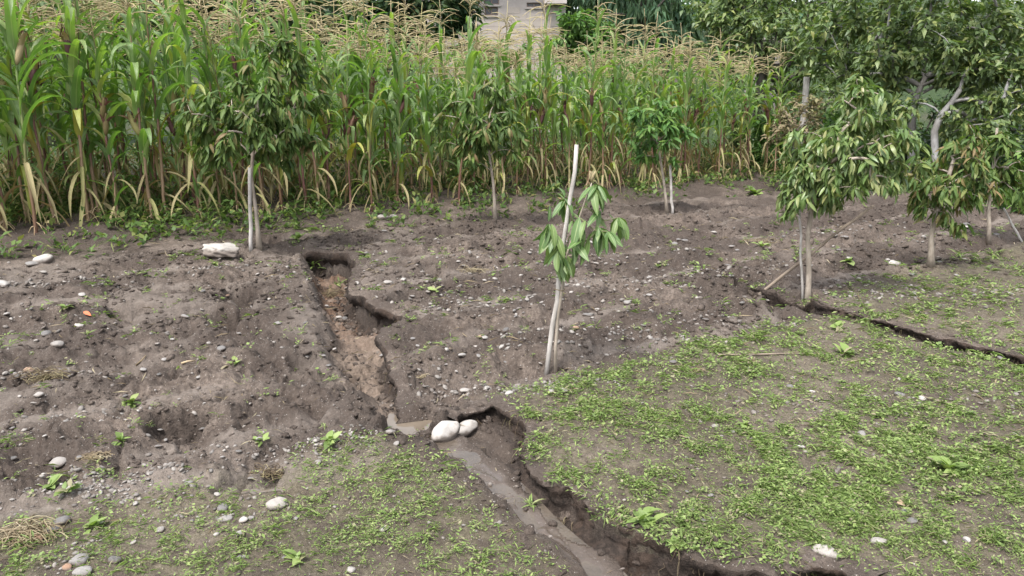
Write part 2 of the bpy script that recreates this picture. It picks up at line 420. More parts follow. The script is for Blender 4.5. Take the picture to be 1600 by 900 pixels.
def leaf_mat(name, stops, rough=.45, spec=.4, trans=.3, midrib=0.0, vein=False, tint=(.9, 1.15, .35), back=.25):
    t = NT(name).set(rough, spec)
    c = t.ramp(t.rnd(), stops)
    c = t.mix(t.rng(t.noise(9, 2), .35, .7, 0, .35), c, (.75, .85, .6), 'MULTIPLY')
    uv = t.new('ShaderNodeUVMap').outputs[0] if (midrib or vein) else None
    if uv is not None:
        sx = t.new('ShaderNodeSeparateXYZ'); t.link(uv, sx.inputs[0])
        d = t.math('ABSOLUTE', t.math('SUBTRACT', sx.outputs[0], .5))
        if midrib: c = t.mix(t.rng(d, .0, .07, midrib, 0), c, (.42, .48, .24))
        if vein:
            w = t.math('SINE', t.math('MULTIPLY', sx.outputs[0], 95.0))
            t.bump(w, .25, .002)
    gb = t.new('ShaderNodeNewGeometry').outputs['Backfacing']
    c = t.mix(t.math('MULTIPLY', gb, back), c, (.20, .25, .13))
    t.col(c)
    tr = t.new('ShaderNodeBsdfTranslucent'); t.link(t.mix(1.0, c, tint, 'MULTIPLY'), tr.inputs[0])
    ms = t.new('ShaderNodeMixShader'); ms.inputs[0].default_value = trans
    t.link(t.p.outputs[0], ms.inputs[1]); t.link(tr.outputs[0], ms.inputs[2]); t.link(ms.outputs[0], t.out.inputs[0])
    return t.m

def soil_mat(name, attrs=True):
    t = NT(name).set(.9, .25)
    big = t.noise(1.6, 5, .6); mid = t.noise(11, 6, .68); fine = t.noise(48, 5, .7); grit = t.noise(190, 2, .6)
    c = t.ramp(mid, [(.30, (.055, .042, .033)), (.5, (.115, .090, .073)), (.70, (.200, .161, .133))])
    c = t.mix(t.rng(big, .38, .66, .0, .6), c, (.160, .130, .109))
    moist = t.noise(.9, 4, .55)
    c = t.mix(t.rng(moist, .46, .62, .8, 0), c, (.050, .038, .031))
    c = t.mix(t.rng(fine, .36, .60, .62, 0), c, (.050, .038, .031))
    c = t.mix(t.rng(fine, .58, .72, 0, .45), c, (.21, .178, .152))
    c = t.mix(t.rng(grit, .62, .74, 0, .35), c, (.34, .31, .28))
    v = t.vor(120); vc = t.vor(120, out='Color')
    sep = t.new('ShaderNodeSeparateColor'); t.link(vc, sep.inputs[0])
    spot = t.math('MULTIPLY', t.rng(v, .18, .30, .8, 0), t.rng(sep.outputs[0], .88, .92, 0, 1))
    c = t.mix(spot, c, (.42, .39, .36))
    rough = None
    h = t.math('ADD', t.math('MULTIPLY', fine, .7), t.math('MULTIPLY', grit, .25))
    h = t.math('ADD', h, t.math('MULTIPLY', mid, 1.2))
    if attrs:
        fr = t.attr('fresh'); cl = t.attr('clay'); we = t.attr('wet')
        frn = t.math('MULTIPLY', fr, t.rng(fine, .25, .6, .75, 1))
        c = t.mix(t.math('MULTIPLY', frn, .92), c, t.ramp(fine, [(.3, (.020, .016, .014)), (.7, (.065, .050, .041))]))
        sy_ = t.new('ShaderNodeSeparateXYZ'); t.link(t.co, sy_.inputs[0])
        red = t.math('MULTIPLY', t.rng(sy_.outputs[1], 5.2, 6.2), t.rng(t.noise(4, 3), .3, .55))
        c = t.mix(t.math('MULTIPLY', cl, t.rng(mid, .30, .62, .35, .95)), c, t.mix(red, t.ramp(fine, [(.3, (.135, .100, .076)), (.7, (.255, .200, .158))]), t.ramp(fine, [(.3, (.085, .050, .033)), (.7, (.20, .128, .088))])))
        c = t.mix(t.math('MULTIPLY', t.attr('silt'), t.rng(t.noise(5, 4), .3, .6, .25, .8)), c, t.ramp(fine, [(.3, (.140, .116, .098)), (.7, (.205, .174, .150))]))
        tf = t.math('MULTIPLY', t.attr('turf'), t.rng(t.noise(14, 4, .65), .35, .62, .08, .5))
        c = t.mix(tf, c, t.ramp(fine, [(.3, (.088, .080, .046)), (.7, (.195, .176, .116))]))
        wn_ = t.math('MULTIPLY', we, t.rng(mid, .3, .6, .8, 1))
        c = t.mix(t.math('MULTIPLY', wn_, .55), c, (.090, .070, .056))
        c = t.mix(t.attr('grass'), c, t.ramp(mid, [(.3, (.018, .034, .012)), (.6, (.036, .058, .020)), (.8, (.06, .075, .03))]))
        t.link(t.rng(wn_, .45, .98, .9, .16), t.p.inputs['Roughness'])
        t.link(t.rng(wn_, .35, .95, .2, .5), t.p.inputs['Specular IOR Level'])
    t.col(c)
    bn = t.bump(h, 1.0, .022)
    if attrs: t.link(t.rng(wn_, .45, .95, 1.0, .10), bn.inputs['Strength'])
    return t.m

def wood_mat(name, stops, sc=18, rough=.85, stretch=.12, bump=.5):
    t = NT(name).set(rough, .2)
    mp = t.new('ShaderNodeMapping'); mp.inputs['Scale'].default_value = (1, 1, stretch); t.link(t.co, mp.inputs[0])
    n = t.noise(sc, 5, .65, mp.outputs[0]); b = t.noise(sc * .25, 3, .5)
    c = t.ramp(n, stops); c = t.mix(t.rng(b, .4, .65, 0, .4), c, (.10, .085, .065))
    t.col(c); t.bump(n, bump, .01)
    return t.m

def stone_mat(name, stops, dirt=.5):
    t = NT(name).set(.8, .3)
    c = t.ramp(t.rnd(), stops)
    n = t.noise(22, 5, .6); f = t.noise(90, 3, .6)
    c = t.mix(t.rng(n, .45, .75, 0, dirt), c, (.20, .165, .135))
    c = t.mix(t.rng(f, .5, .7, 0, .25), c, (.75, .74, .72), 'MULTIPLY')
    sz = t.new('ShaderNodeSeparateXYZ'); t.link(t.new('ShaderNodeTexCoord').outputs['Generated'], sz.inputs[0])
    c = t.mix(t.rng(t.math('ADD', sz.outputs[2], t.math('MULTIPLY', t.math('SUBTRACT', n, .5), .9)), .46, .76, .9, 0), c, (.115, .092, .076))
    t.col(c); t.bump(t.math('ADD', n, t.math('MULTIPLY', f, .4)), .5, .006)
    return t.m

M = {}
M['soil'] = soil_mat('soil'); M['clod'] = soil_mat('clod_soil', False)
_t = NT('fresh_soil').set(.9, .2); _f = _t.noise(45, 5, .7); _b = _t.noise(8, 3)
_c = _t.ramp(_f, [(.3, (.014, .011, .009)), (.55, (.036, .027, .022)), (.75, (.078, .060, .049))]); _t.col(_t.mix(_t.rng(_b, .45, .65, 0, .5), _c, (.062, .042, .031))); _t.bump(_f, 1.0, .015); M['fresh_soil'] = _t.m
M['white_stone'] = stone_mat('white_stone', [(0, (.28, .258, .235)), (.5, (.34, .318, .292)), (1, (.40, .375, .35))], .6)
M['grey_stone'] = stone_mat('grey_stone', [(0, (.10, .097, .094)), (.45, (.17, .163, .158)), (.8, (.25, .237, .225)), (1, (.35, .33, .31))], .4)
M['pale_stone'] = stone_mat('pale_stone', [(0, (.22, .205, .19)), (.5, (.30, .28, .26)), (1, (.40, .375, .35))], .5)
M['gravel'] = stone_mat('gravel', [(0, (.10, .093, .086)), (.4, (.165, .154, .143)), (.75, (.235, .218, .20)), (1, (.34, .318, .295))], .4)
M['rust_stone'] = stone_mat('rust_stone', [(0, (.24, .145, .095)), (1, (.30, .20, .14))], .4)
M['stake'] = wood_mat('stake_wood', [(.25, (.30, .275, .25)), (.6, (.47, .44, .41)), (.85, (.60, .57, .54))], 30)
M['pole'] = wood_mat('pole_wood', [(.25, (.15, .115, .085)), (.6, (.26, .21, .165)), (.85, (.36, .30, .24))], 30)
M['bark_young'] = wood_mat('young_bark', [(.25, (.20, .165, .13)), (.55, (.33, .28, .23)), (.85, (.44, .39, .33))], 26, stretch=.5)
M['bark_green'] = wood_mat('green_bark', [(.25, (.11, .12, .055)), (.6, (.20, .20, .10)), (.85, (.28, .26, .16))], 26, stretch=.4)
M['bark_grey'] = wood_mat('grey_bark', [(.25, (.10, .095, .092)), (.5, (.20, .194, .188)), (.8, (.34, .335, .33))], 9, stretch=.6)
M['bark_dark'] = wood_mat('dark_bark', [(.25, (.04, .035, .03)), (.6, (.09, .08, .07)), (.85, (.15, .135, .12))], 12, stretch=.4)
M['maize'] = leaf_mat('maize_leaf', [(0, (.115, .200, .062)), (.35, (.165, .268, .086)), (.65, (.210, .312, .104)), (.85, (.265, .345, .108)), (1, (.35, .37, .10))], .40, .5, .46, .5, True)
M['maize_dry'] = leaf_mat('maize_dry_leaf', [(0, (.30, .22, .12)), (.5, (.36, .28, .16)), (.8, (.27, .24, .09)), (1, (.22, .15, .085))], .7, .2, .25, .2, True, (1, .85, .5))
M['maize_yellow'] = leaf_mat('maize_yellow_leaf', [(0, (.26, .29, .06)), (.5, (.34, .31, .06)), (1, (.22, .28, .06))], .5, .3, .3, .3, True, (1, .95, .4))
_t = NT('maize_stalk').set(.55, .35)
_sx = _t.new('ShaderNodeSeparateXYZ'); _t.link(_t.co, _sx.inputs[0])
_r = _t.new('ShaderNodeObjectInfo').outputs['Random']
_f = _t.math('ADD', _t.math('MULTIPLY', _sx.outputs[2], .42), _t.math('SUBTRACT', _t.math('MULTIPLY', _r, .7), .35))
_f = _t.math('ADD', _f, _t.math('MULTIPLY', _t.noise(6, 3), .25))
_t.col(_t.ramp(_f, [(.1, (.22, .15, .09)), (.28, (.11, .045, .040)), (.5, (.15, .09, .05)), (.72, (.15, .17, .06)), (1, (.12, .19, .06))]))
M['maize_stalk'] = _t.m
M['tassel'] = leaf_mat('maize_tassel', [(0, (.37, .30, .17)), (.5, (.48, .41, .26)), (.8, (.40, .32, .21)), (1, (.37, .35, .16))], .8, .1, .25, tint=(1, .9, .6), back=0)
M['husk'] = leaf_mat('maize_husk', [(0, (.10, .045, .05)), (.35, (.17, .08, .07)), (.6, (.22, .20, .07)), (1, (.36, .28, .16))], .6, .3, .15, tint=(1, .8, .5), back=0)
M['silk'] = leaf_mat('maize_silk', [(0, (.05, .025, .02)), (1, (.12, .06, .04))], .8, .1, .1, tint=(1, .8, .5), back=0)
M['root'] = leaf_mat('root', [(0, (.22, .15, .09)), (.5, (.36, .27, .17)), (1, (.46, .36, .24))], .85, .1, .0, back=0)
M['straw'] = leaf_mat('straw', [(0, (.14, .105, .065)), (.5, (.24, .19, .125)), (1, (.36, .31, .22))], .85, .1, .1, tint=(1, .9, .6), back=0)
M['roots_dark'] = leaf_mat('roots_dark', [(0, (.06, .045, .033)), (.6, (.14, .105, .07)), (1, (.28, .24, .14))], .85, .1, .0, back=0)
def avo(name, young, k=1.0):
    g = [(0, (.040 * k, .078 * k, .020 * k)), (.4, (.072 * k, .122 * k, .030 * k)), (1 - young - .02, (.115 * k, .165 * k, .042 * k))]
    g += [(1 - young * .5, (.14 * k, .150 * k, .050 * k)), (1, (.19 * k, .125 * k, .065 * k))]
    return leaf_mat(name, g, .55, .25, .32, .25, back=.05)
M['avocado'] = avo('avocado_leaf', .22); M['avocado_red'] = avo('avocado_young_leaf', .45, 1.1)
M['avocado_light'] = leaf_mat('avocado_light_leaf', [(0, (.070, .125, .036)), (.45, (.120, .185, .054)), (.75, (.175, .230, .074)), (1, (.24, .225, .095))], .40, .5, .3, .35)
M['sapling_leaf'] = leaf_mat('sapling_leaf', [(0, (.060, .120, .034)), (.5, (.095, .170, .048)), (1, (.150, .215, .065))], .5, .5, .3, .6)
M['bush'] = leaf_mat('bush_leaf', [(0, (.055, .125, .030)), (.5, (.085, .18, .04)), (1, (.14, .22, .05))], .5, .35, .3)
M['big_tree'] = leaf_mat('big_tree_leaf', [(0, (.065, .105, .044)), (.5, (.115, .165, .060)), (.85, (.175, .215, .078)), (1, (.24, .25, .085))], .45, .4, .3)
M['dark_tree'] = leaf_mat('dark_tree_leaf', [(0, (.022, .048, .022)), (.6, (.038, .075, .032)), (1, (.065, .105, .04))], .5, .3, .25)
M['blue_tree'] = leaf_mat('weeping_leaf', [(0, (.045, .095, .055)), (.6, (.075, .145, .075)), (1, (.11, .18, .09))], .5, .3, .3)
M['dry_shrub'] = leaf_mat('dry_shrub_leaf', [(0, (.16, .13, .075)), (.5, (.22, .175, .11)), (1, (.17, .18, .08))], .7, .2, .25, tint=(1, .9, .5))
M['weed'] = leaf_mat('weed_leaf', [(0, (.098, .145, .042)), (.3, (.155, .220, .064)), (.60, (.212, .285, .088)), (.80, (.265, .325, .115)), (.90, (.25, .235, .14)), (1, (.27, .225, .155))], .5, .35, .3)
M['weed_bank'] = leaf_mat('bank_weed_leaf', [(0, (.045, .085, .022)), (.4, (.075, .130, .030)), (.75, (.12, .175, .04)), (.92, (.20, .22, .07)), (1, (.28, .22, .11))], .55, .3, .3)
_t = NT('muddy_water').set(.06, .5); _n = _t.noise(7, 3)
_t.col(_t.ramp(_n, [(.3, (.105, .084, .063)), (.7, (.145, .117, .089))])); _t.bump(_t.noise(26, 2), .12, .003); M['water'] = _t.m
_t = NT('trickling_water').set(.10, .6); _n = _t.noise(9, 3)
_t.col(_t.ramp(_n, [(.3, (.062, .050, .040)), (.7, (.105, .085, .067))])); _t.bump(_t.noise(60, 3, .6), .5, .006); M['stream'] = _t.m
_t = NT('plaster_wall').set(.9, .15); _n = _t.noise(1.5, 5, .65); _c = _t.ramp(_n, [(.3, (.32, .28, .26)), (.7, (.40, .36, .34))])
_t.col(_c); _t.bump(_t.noise(40, 4), .4, .01); M['plaster'] = _t.m
_t = NT('block').set(.9, .15); _c = _t.ramp(_t.rnd(), [(0, (.33, .285, .25)), (1, (.38, .335, .30))]); _t.col(_t.mix(_t.rng(_t.noise(3, 5), .4, .7, 0, .4), _c, (.40, .34, .30))); _t.bump(_t.noise(50, 4), .5, .01); M['block'] = _t.m
_t = NT('dark_glass').set(.15, .5); _t.col((.02, .02, .028)); M['glass'] = _t.m
_t = NT('roof_sheet').set(.6, .3); _t.col(_t.ramp(_t.noise(4, 4), [(.3, (.20, .19, .19)), (.7, (.32, .30, .29))])); M['roof'] = _t.m
_t = NT('window_frame').set(.7, .2); _t.col((.16, .12, .10)); M['wframe'] = _t.m

# ------------------------------------------------------------------ ground (one sheet, finest where the photograph is nearest)
a_f = np.radians(np.linspace(-44, 44, 840)); a_s = np.radians(np.linspace(48, 312, 66))
ang = np.concatenate([a_f, a_s])
r_ = np.concatenate([[.25, .5, .8, 1.0], np.geomspace(1.15, 17, 520), np.geomspace(17.4, 420, 70)])
AA, RR = np.meshgrid(ang, r_)
X = RR * np.sin(AA); Y = RR * np.cos(AA)
Z, SH, FR, CL, WE, GR, TU, SI = terrain(X.ravel(), Y.ravel(), True)
V = np.stack([X.ravel() + SH[:, 0], Y.ravel() + SH[:, 1], Z], -1)
na, nr = len(ang), len(r_)
ii = np.arange(nr - 1)[:, None] * na; jj = np.arange(na)[None]; j2 = (jj + 1) % na
Q = np.stack([ii + jj, ii + na + jj, ii + na + j2, ii + j2], -1).reshape(-1, 4)
V = np.vstack([V, [[0, 0, Z[:na].mean()]]])
T = np.stack([np.full(na, nr * na), np.arange(na), (np.arange(na) + 1) % na], -1)
gm = mk_mesh('ground', V, Q, T, None, M['soil'])
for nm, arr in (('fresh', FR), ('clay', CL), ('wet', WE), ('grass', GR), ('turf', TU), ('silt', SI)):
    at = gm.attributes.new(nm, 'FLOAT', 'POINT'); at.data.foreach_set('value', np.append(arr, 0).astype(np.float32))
ground = put('ground', gm); tag(ground, 'brown dug and eroded garden soil with gullies', None, None, 'structure')

# ------------------------------------------------------------------ crumbling cut banks along the gully rims
def resample(pl, step):
    seg = np.linalg.norm(np.diff(pl, axis=0), axis=1); c = np.concatenate([[0], np.cumsum(seg)])
    t = np.arange(0, c[-1], step)
    return np.stack([np.interp(t, c, pl[:, 0]), np.interp(t, c, pl[:, 1])], -1)
LIPS = []
def bank_face(R, L, step, over, seed, toe=.10, rc=1.0):
    q = resample(R, step); p = q.copy()
    for _ in range(3):
        wx = .045 * fbm(p[:, 0], p[:, 1], .22, 2, 5) + .006 * fbm(p[:, 0], p[:, 1], .07, 2, 8)
        wy = .06 * fbm(p[:, 0], p[:, 1], .22, 2, 6) + .008 * fbm(p[:, 0], p[:, 1], .07, 2, 9)
        p = q - np.stack([wx, wy], -1)
    k_ = 5; pp = np.vstack([np.repeat(p[:1], k_, 0), p, np.repeat(p[-1:], k_, 0)]); p = np.stack([np.convolve(pp[:, i], np.ones(2 * k_ + 1) / (2 * k_ + 1), 'valid') for i in (0, 1)], -1)
    tg = np.gradient(p, axis=0); tg /= np.linalg.norm(tg, axis=1)[:, None] + 1e-9
    nrm = np.stack([-tg[:, 1], tg[:, 0]], -1)
    pg = np.vstack([R, L[::-1]]); m_ = len(p) // 2
    t1 = inside(q[:, 0] + .05 * nrm[:, 0], q[:, 1] + .05 * nrm[:, 1], pg).mean()
    if t1 < .5: nrm = -nrm
    a_ = REC + .05
    zt = terrain(p[:, 0] - nrm[:, 0] * a_, p[:, 1] - nrm[:, 1] * a_); zt = np.convolve(np.pad(zt, 3, mode='edge'), np.ones(7) / 7, 'valid')
    zb = terrain(p[:, 0] + nrm[:, 0] * .07, p[:, 1] + nrm[:, 1] * .07) - .015
    prof = [(-a_ - .03, .0), (-a_ + .01, -.012), (-.035, .0), (-.01, .02), (over * .7, .06), (over, .17), (over - .012, .30), (-.012 * rc, .42), (-.026 * rc, .52), (-.028 * rc, .63), (-.02 * rc, .74), (-.004, .86), (toe * .5, .95), (toe, 1.05)]
    n, h = len(p), len(prof) - 1; V = []; u = np.arange(n) * step
    big = fbm(u, u * 0, .30, 2, seed + 9)
    for i, (off, f) in enumerate(prof):
        zz = zt + (zb - zt) * f + (-.012 if i == 0 else .0)
        am = 0.25 if i < 2 else (.6 if i < 4 else 1)
        o_ = off + am * (.028 * fbm(u, zz * 1.3, .07, 3, seed) + .014 * fbm(u, zz, .022, 2, seed + 3)) + (.05 * np.clip(big, -1, .6) if 3 <= i <= 7 else 0)
        V.append(np.stack([p[:, 0] + nrm[:, 0] * o_, p[:, 1] + nrm[:, 1] * o_, zz + .007 * fbm(u, zz + i, .03, 2, seed + 5)], -1))
    ok = (zt - zb) > .03
    i_, j_ = np.meshgrid(np.arange(h), np.arange(n - 1), indexing='ij'); b = (i_ * n + j_).ravel()
    b = b[(ok[:-1] & ok[1:])[j_.ravel()]]
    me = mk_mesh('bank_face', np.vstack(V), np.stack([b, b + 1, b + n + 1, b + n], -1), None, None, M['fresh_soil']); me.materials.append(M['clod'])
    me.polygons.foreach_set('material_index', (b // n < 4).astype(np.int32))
    o = put('bank_face', me, ground); LIPS.append((p[ok], nrm[ok], zt[ok]))
    return o
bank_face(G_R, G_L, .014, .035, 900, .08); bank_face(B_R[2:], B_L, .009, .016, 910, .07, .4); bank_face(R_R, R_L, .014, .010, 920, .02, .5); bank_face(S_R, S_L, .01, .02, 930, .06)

# ------------------------------------------------------------------ puddles
def puddle(c, rx, ry, dp, label, scl=1.7):
    """a level sheet of water filling the hollow; cells lying under the soil are left out"""
    n = 60; gx = np.linspace(-1, 1, n); U_, V_ = np.meshgrid(gx, gx); e = np.hypot(U_, V_)
    x = c[0] + rx * U_.ravel(); y = c[1] + ry * V_.ravel(); h = terrain(x, y).reshape(n, n)
    lv = dp
    e = e * scl * (1 + .75 * fbm(x, y, .11, 3, 98).reshape(n, n))
    ok = (e < 1.3) & (h < lv + .03)
    cell = ok[:-1, :-1] | ok[1:, :-1] | ok[:-1, 1:] | ok[1:, 1:]
    i_, j_ = np.where(cell); b = i_ * n + j_
    me = mk_mesh('puddle', np.stack([x, y, np.full(n * n, lv)], -1), np.stack([b, b + 1, b + n + 1, b + n], -1), None, None, M['water'])
    o = put('puddle', me); tag(o, label, None, None, 'structure'); return o
_q = resample(FLOW, .02)[2:]; _tg = np.gradient(_q, axis=0); _tg /= np.linalg.norm(_tg, axis=1)[:, None]; _nn = np.stack([-_tg[:, 1], _tg[:, 0]], -1)
_z = np.interp(_q[:, 1], FLOW_LV[0], FLOW_LV[1]); _o = np.linspace(-.11, .11, 12)
_V = np.stack([np.concatenate([_q + _nn * a, _z[:, None]], 1) for a in _o]); _n = len(_q)
_i, _j = np.meshgrid(np.arange(11), np.arange(_n - 1), indexing='ij'); _b = (_i * _n + _j).ravel()
o = put('stream', mk_mesh('stream', _V.reshape(-1, 3), np.stack([_b, _b + 1, _b + _n + 1, _b + _n], -1), None, None, M['stream'])); tag(o, 'thin trickle of muddy water running down the washed-out channel', None, None, 'structure')
for (c, rx, ry, dp), lv_, lb in zip(POOLW[:2], POOL_LV, ['muddy brown puddle at the foot of the gully beside the white stones', 'small muddy puddle under a dark bank', 'thin film of muddy water at the edge of the weeds']):
    puddle(c, rx * 1.7, ry * 1.7, lv_, lb)

# ------------------------------------------------------------------ leaves (templates) and stones
def leaf_tpl(L, W, n=4, bend=.25, fold=.25, tip=1.6, wide=.45, cols=3):
    s = np.linspace(0, 1, n + 1)
    w = W * .5 * np.clip((np.sin(np.pi * np.clip(s, 0, 1) ** (math.log(.5) / math.log(wide)))) ** .8, .0, 1)
    w[0] = W * .06; w[-1] = W * .03
    th = -bend * 2 * s * 1.2
    dx = np.cos(th); dz = np.sin(th)
    x = np.concatenate([[0], np.cumsum((dx[1:] + dx[:-1]) / 2)]) * L / n; z = np.concatenate([[0], np.cumsum((dz[1:] + dz[:-1]) / 2)]) * L / n
    V = []; U = []
    for i in range(n + 1):
        for c in (-1, 0, 1):
            V.append([x[i], c * w[i], z[i] + abs(c) * w[i] * fold]); U.append([.5 + .5 * c, s[i]])
    Q = []
    for i in range(n):
        for c in (0, 1): Q.append([i * 3 + c, (i + 1) * 3 + c, (i + 1) * 3 + c + 1, i * 3 + c + 1])
    return np.array(V), np.array(Q), None, np.array(U)

def low_leaf(L, W, bend=.2):
    V = np.array([[0, 0, 0], [L * .45, -W / 2, .05 * L], [L * .5, 0, 0.], [L * .45, W / 2, .05 * L], [L, 0, -bend * L]])
    T = np.array([[0, 1, 2], [0, 2, 3], [1, 4, 2], [2, 4, 3]])
    U = np.array([[.5, 0], [0, .5], [.5, .5], [1, .5], [.5, 1]])
    return V, None, T, U

_phi = (1 + 5 ** .5) / 2
def icosphere(lv):
    v = [(-1, _phi, 0), (1, _phi, 0), (-1, -_phi, 0), (1, -_phi, 0), (0, -1, _phi), (0, 1, _phi), (0, -1, -_phi), (0, 1, -_phi), (_phi, 0, -1), (_phi, 0, 1), (-_phi, 0, -1), (-_phi, 0, 1)]
    f = [(0, 11, 5), (0, 5, 1), (0, 1, 7), (0, 7, 10), (0, 10, 11), (1, 5, 9), (5, 11, 4), (11, 10, 2), (10, 7, 6), (7, 1, 8), (3, 9, 4), (3, 4, 2), (3, 2, 6), (3, 6, 8), (3, 8, 9), (4, 9, 5), (2, 4, 11), (6, 2, 10), (8, 6, 7), (9, 8, 1)]
    v = [np.array(p) / np.linalg.norm(p) for p in v]
    for _ in range(lv):
        c = {}; nf = []
        def md(a, b):
            k = (min(a, b), max(a, b))
            if k not in c:
                p = v[a] + v[b]; v.append(p / np.linalg.norm(p)); c[k] = len(v) - 1
            return c[k]
        for a, b, d in f:
            ab, bd, da = md(a, b), md(b, d), md(d, a); nf += [(a, ab, da), (b, bd, ab), (d, da, bd), (ab, bd, da)]
        f = nf
    return np.array(v), np.array(f)
ICO = {k: icosphere(k) for k in range(4)}

def stone_verts(lv, seed, rough=.25, cuts=5, sq=(1, 1, 1)):
    rs = np.random.RandomState(seed); v, f = ICO[lv]; v = v.copy()
    for _ in range(cuts):
        n = rs.normal(size=3); n /= np.linalg.norm(n); d = .72 + .2 * rs.rand()
        k = v @ n; v = v - np.clip(k - d, 0, None)[:, None] * n * .85
    for q in range(3):
        n = rs.normal(size=3) * (1.5 + q * 1.7); v = v * (1 + rough / (1 + q) * .4 * np.sin(v @ n + rs.rand() * 6))[:, None]
    return v * np.array(sq), f

# ------------------------------------------------------------------ trees
AVO_TPL = [leaf_tpl(1, .235, 4, b, f) for b, f in ((.25, .2), (.45, .3), (.15, .35), (.6, .15))]
AVO_ME = {}
def avo_mesh(i, mat):
    k = (i, mat)
    if k not in AVO_ME:
        V, Q, T, U = AVO_TPL[i]; AVO_ME[k] = mk_mesh('leaf', V, Q, T, U, M[mat])
    return AVO_ME[k]

def ell_tips(Y, ells, rs):
    """twig ends in ellipsoids given as (px, py, half width px, half height px, count, depth offset m)"""
    out = []
    for (px, py, rx, ry, n, dy) in ells:
        c = atY(px, py, Y + dy); k = (Y + dy) / FPX
        v = rs.normal(size=(n, 3)); v /= np.linalg.norm(v, axis=1)[:, None]
        v *= (rs.rand(n, 1) ** (1 / 2.4))
        out.append(c + v * np.array([rx * k, (rx + ry) * .5 * k, ry * k]))
    return np.vstack(out)

def tree(name, label, cat, base, trunk, r0, tips, leafmat, barkmat, leafL, nper, group=None, nobj=0, rtip=.004, droop=.45, tpl=None, seed=1, jit=.10, sides=6, limb_parts=True, arch=.12, spread=1.0, widen=1.0, rpow=.5):
    rs = np.random.RandomState(seed)
    root = thing(name, base, label, cat, group); base = np.array(base, float)
    trunk = np.array(trunk, float)
    nodes = [p for p in trunk]; par = [-1] + list(range(len(trunk) - 1)); limb = [-1] * len(trunk)
    mt = len(trunk); start = max(1, mt // 2)
    order = np.argsort(np.linalg.norm(tips - trunk[-1], axis=1))
    branches = []; nl = 0
    for ti in order:
        tip = tips[ti]; N = np.array(nodes)
        dv = tip - N; d = np.linalg.norm(dv, axis=1)
        cost = d + 1.1 * np.clip(N[:, 2] - tip[2] + .15 * d, 0, None); cost[:start] += 5
        k = int(np.argmin(cost)); a = N[k]
        L = d[k]; ns = 3
        ctrl = (a + tip) / 2 + np.array([0, 0, arch * L]) + rs.normal(0, .07 * L, 3)
        lid = limb[k]
        if lid < 0: lid = nl; nl += 1
        idx = []; p = k
        for q in range(1, ns + 1):
            t = q / ns; pt = a * (1 - t) ** 2 + 2 * ctrl * t * (1 - t) + tip * t * t
            nodes.append(pt); par.append(p); limb.append(lid); p = len(nodes) - 1; idx.append(p)
        branches.append((k, idx, lid))
    cnt = np.zeros(len(nodes))
    for b in branches: cnt[b[1][-1]] += 1
    for i in range(len(nodes) - 1, mt - 1, -1): cnt[par[i]] += cnt[i]
    R = np.clip(rtip * np.maximum(cnt, 1) ** rpow, rtip, r0 * .75)
    NN = np.array(nodes)
    mb = MB(); tr = np.linspace(r0, r0 * .62, mt); tr[0] *= 1.7; tr[1] *= 1.08
    tp = trunk.copy(); tp[0, 2] -= .05
    mb.tube(tp, tr, sides + 2); put('trunk', mb.mesh('trunk', M[barkmat], base), root)
    lm = {}
    for k, idx, lid in branches:
        m_ = lm.setdefault(lid if limb_parts else 0, MB())
        rr = [min(R[idx[0]] * 1.05, (R[k] if k >= mt else r0 * .7))] + [R[i] for i in idx]
        m_.tube(NN[[k] + idx], rr, sides if max(rr) > .02 else 4, cap=False)
    for m_ in lm.values(): put('limb', m_.mesh('limb', M[barkmat], base), root)
    # leaves: whorls at the twig ends
    cen = tips.mean(0)
    n = len(tips); rep = np.repeat(np.arange(n), nper)
    bidx = {int(ti): b for ti, b in zip(order, branches)}
    O = tips[rep].copy()
    pre = np.array([NN[bidx[i][1][-2]] for i in range(n)])
    u = rs.rand(len(rep), 1) ** 1.6 * .7
    O = O * (1 - u) + pre[rep] * u + rs.normal(0, jit * .25, O.shape)
    az = rs.rand(len(rep)) * 2 * math.pi
    outw = O - cen; outw /= np.linalg.norm(outw, axis=1)[:, None] + 1e-6
    el = rs.normal(-droop, .38, len(rep))
    D = np.stack([np.cos(az) * np.cos(el), np.sin(az) * np.cos(el), np.sin(el)], -1) + .55 * spread * outw * np.array([1, 1, .3])
    A = frames(D, .4, rs)
    sc = leafL * (.65 + .6 * rs.rand(len(rep)))
    A = A * sc[:, None, None]
    if widen != 1.0: A[:, :, 1] *= widen
    vi = rs.randint(0, 4, len(rep))
    near = np.argsort(O[:, 1]); objs = near[:nobj]; rest = near[nobj:]
    tps = tpl or AVO_TPL
    if len(rest):
        mb = MB()
        for v in range(len(tps)):
            k = rest[vi[rest] % len(tps) == v]
            mb.inst(tps[v], A[k], O[k])
        c = put('crown', mb.mesh('crown', M[leafmat], base), root); c['kind'] = 'stuff'
    for i in objs:
        m4 = np.eye(4); m4[:3, :3] = A[i]; m4[:3, 3] = O[i] - base
        o = bpy.data.objects.new('leaf', avo_mesh(int(vi[i]), leafmat)); COL.objects.link(o); o.parent = root
        o.matrix_basis = Matrix(m4.tolist())
    return root

def trunk_path(base, top, n=6, wob=.02, seed=0):
    rs = np.random.RandomState(seed); t = np.linspace(0, 1, n)[:, None]
    p = np.array(base) * (1 - t) + np.array(top) * t
    p[1:-1] += rs.normal(0, wob, (n - 2, 3)) * [1, 1, .2]
    return p

def pxtrunk(base, pts, dY=0):
    """trunk through pixels at the depth of its base"""
    out = [np.array(base)]
    for i, (px, py) in enumerate(pts): out.append(atY(px, py, base[1] + dY * (i + 1)))
    p = np.array(out)
    q = []
    for a, b in zip(p[:-1], p[1:]): q += [a, (a + b) / 2]
    return np.array(q + [p[-1]])

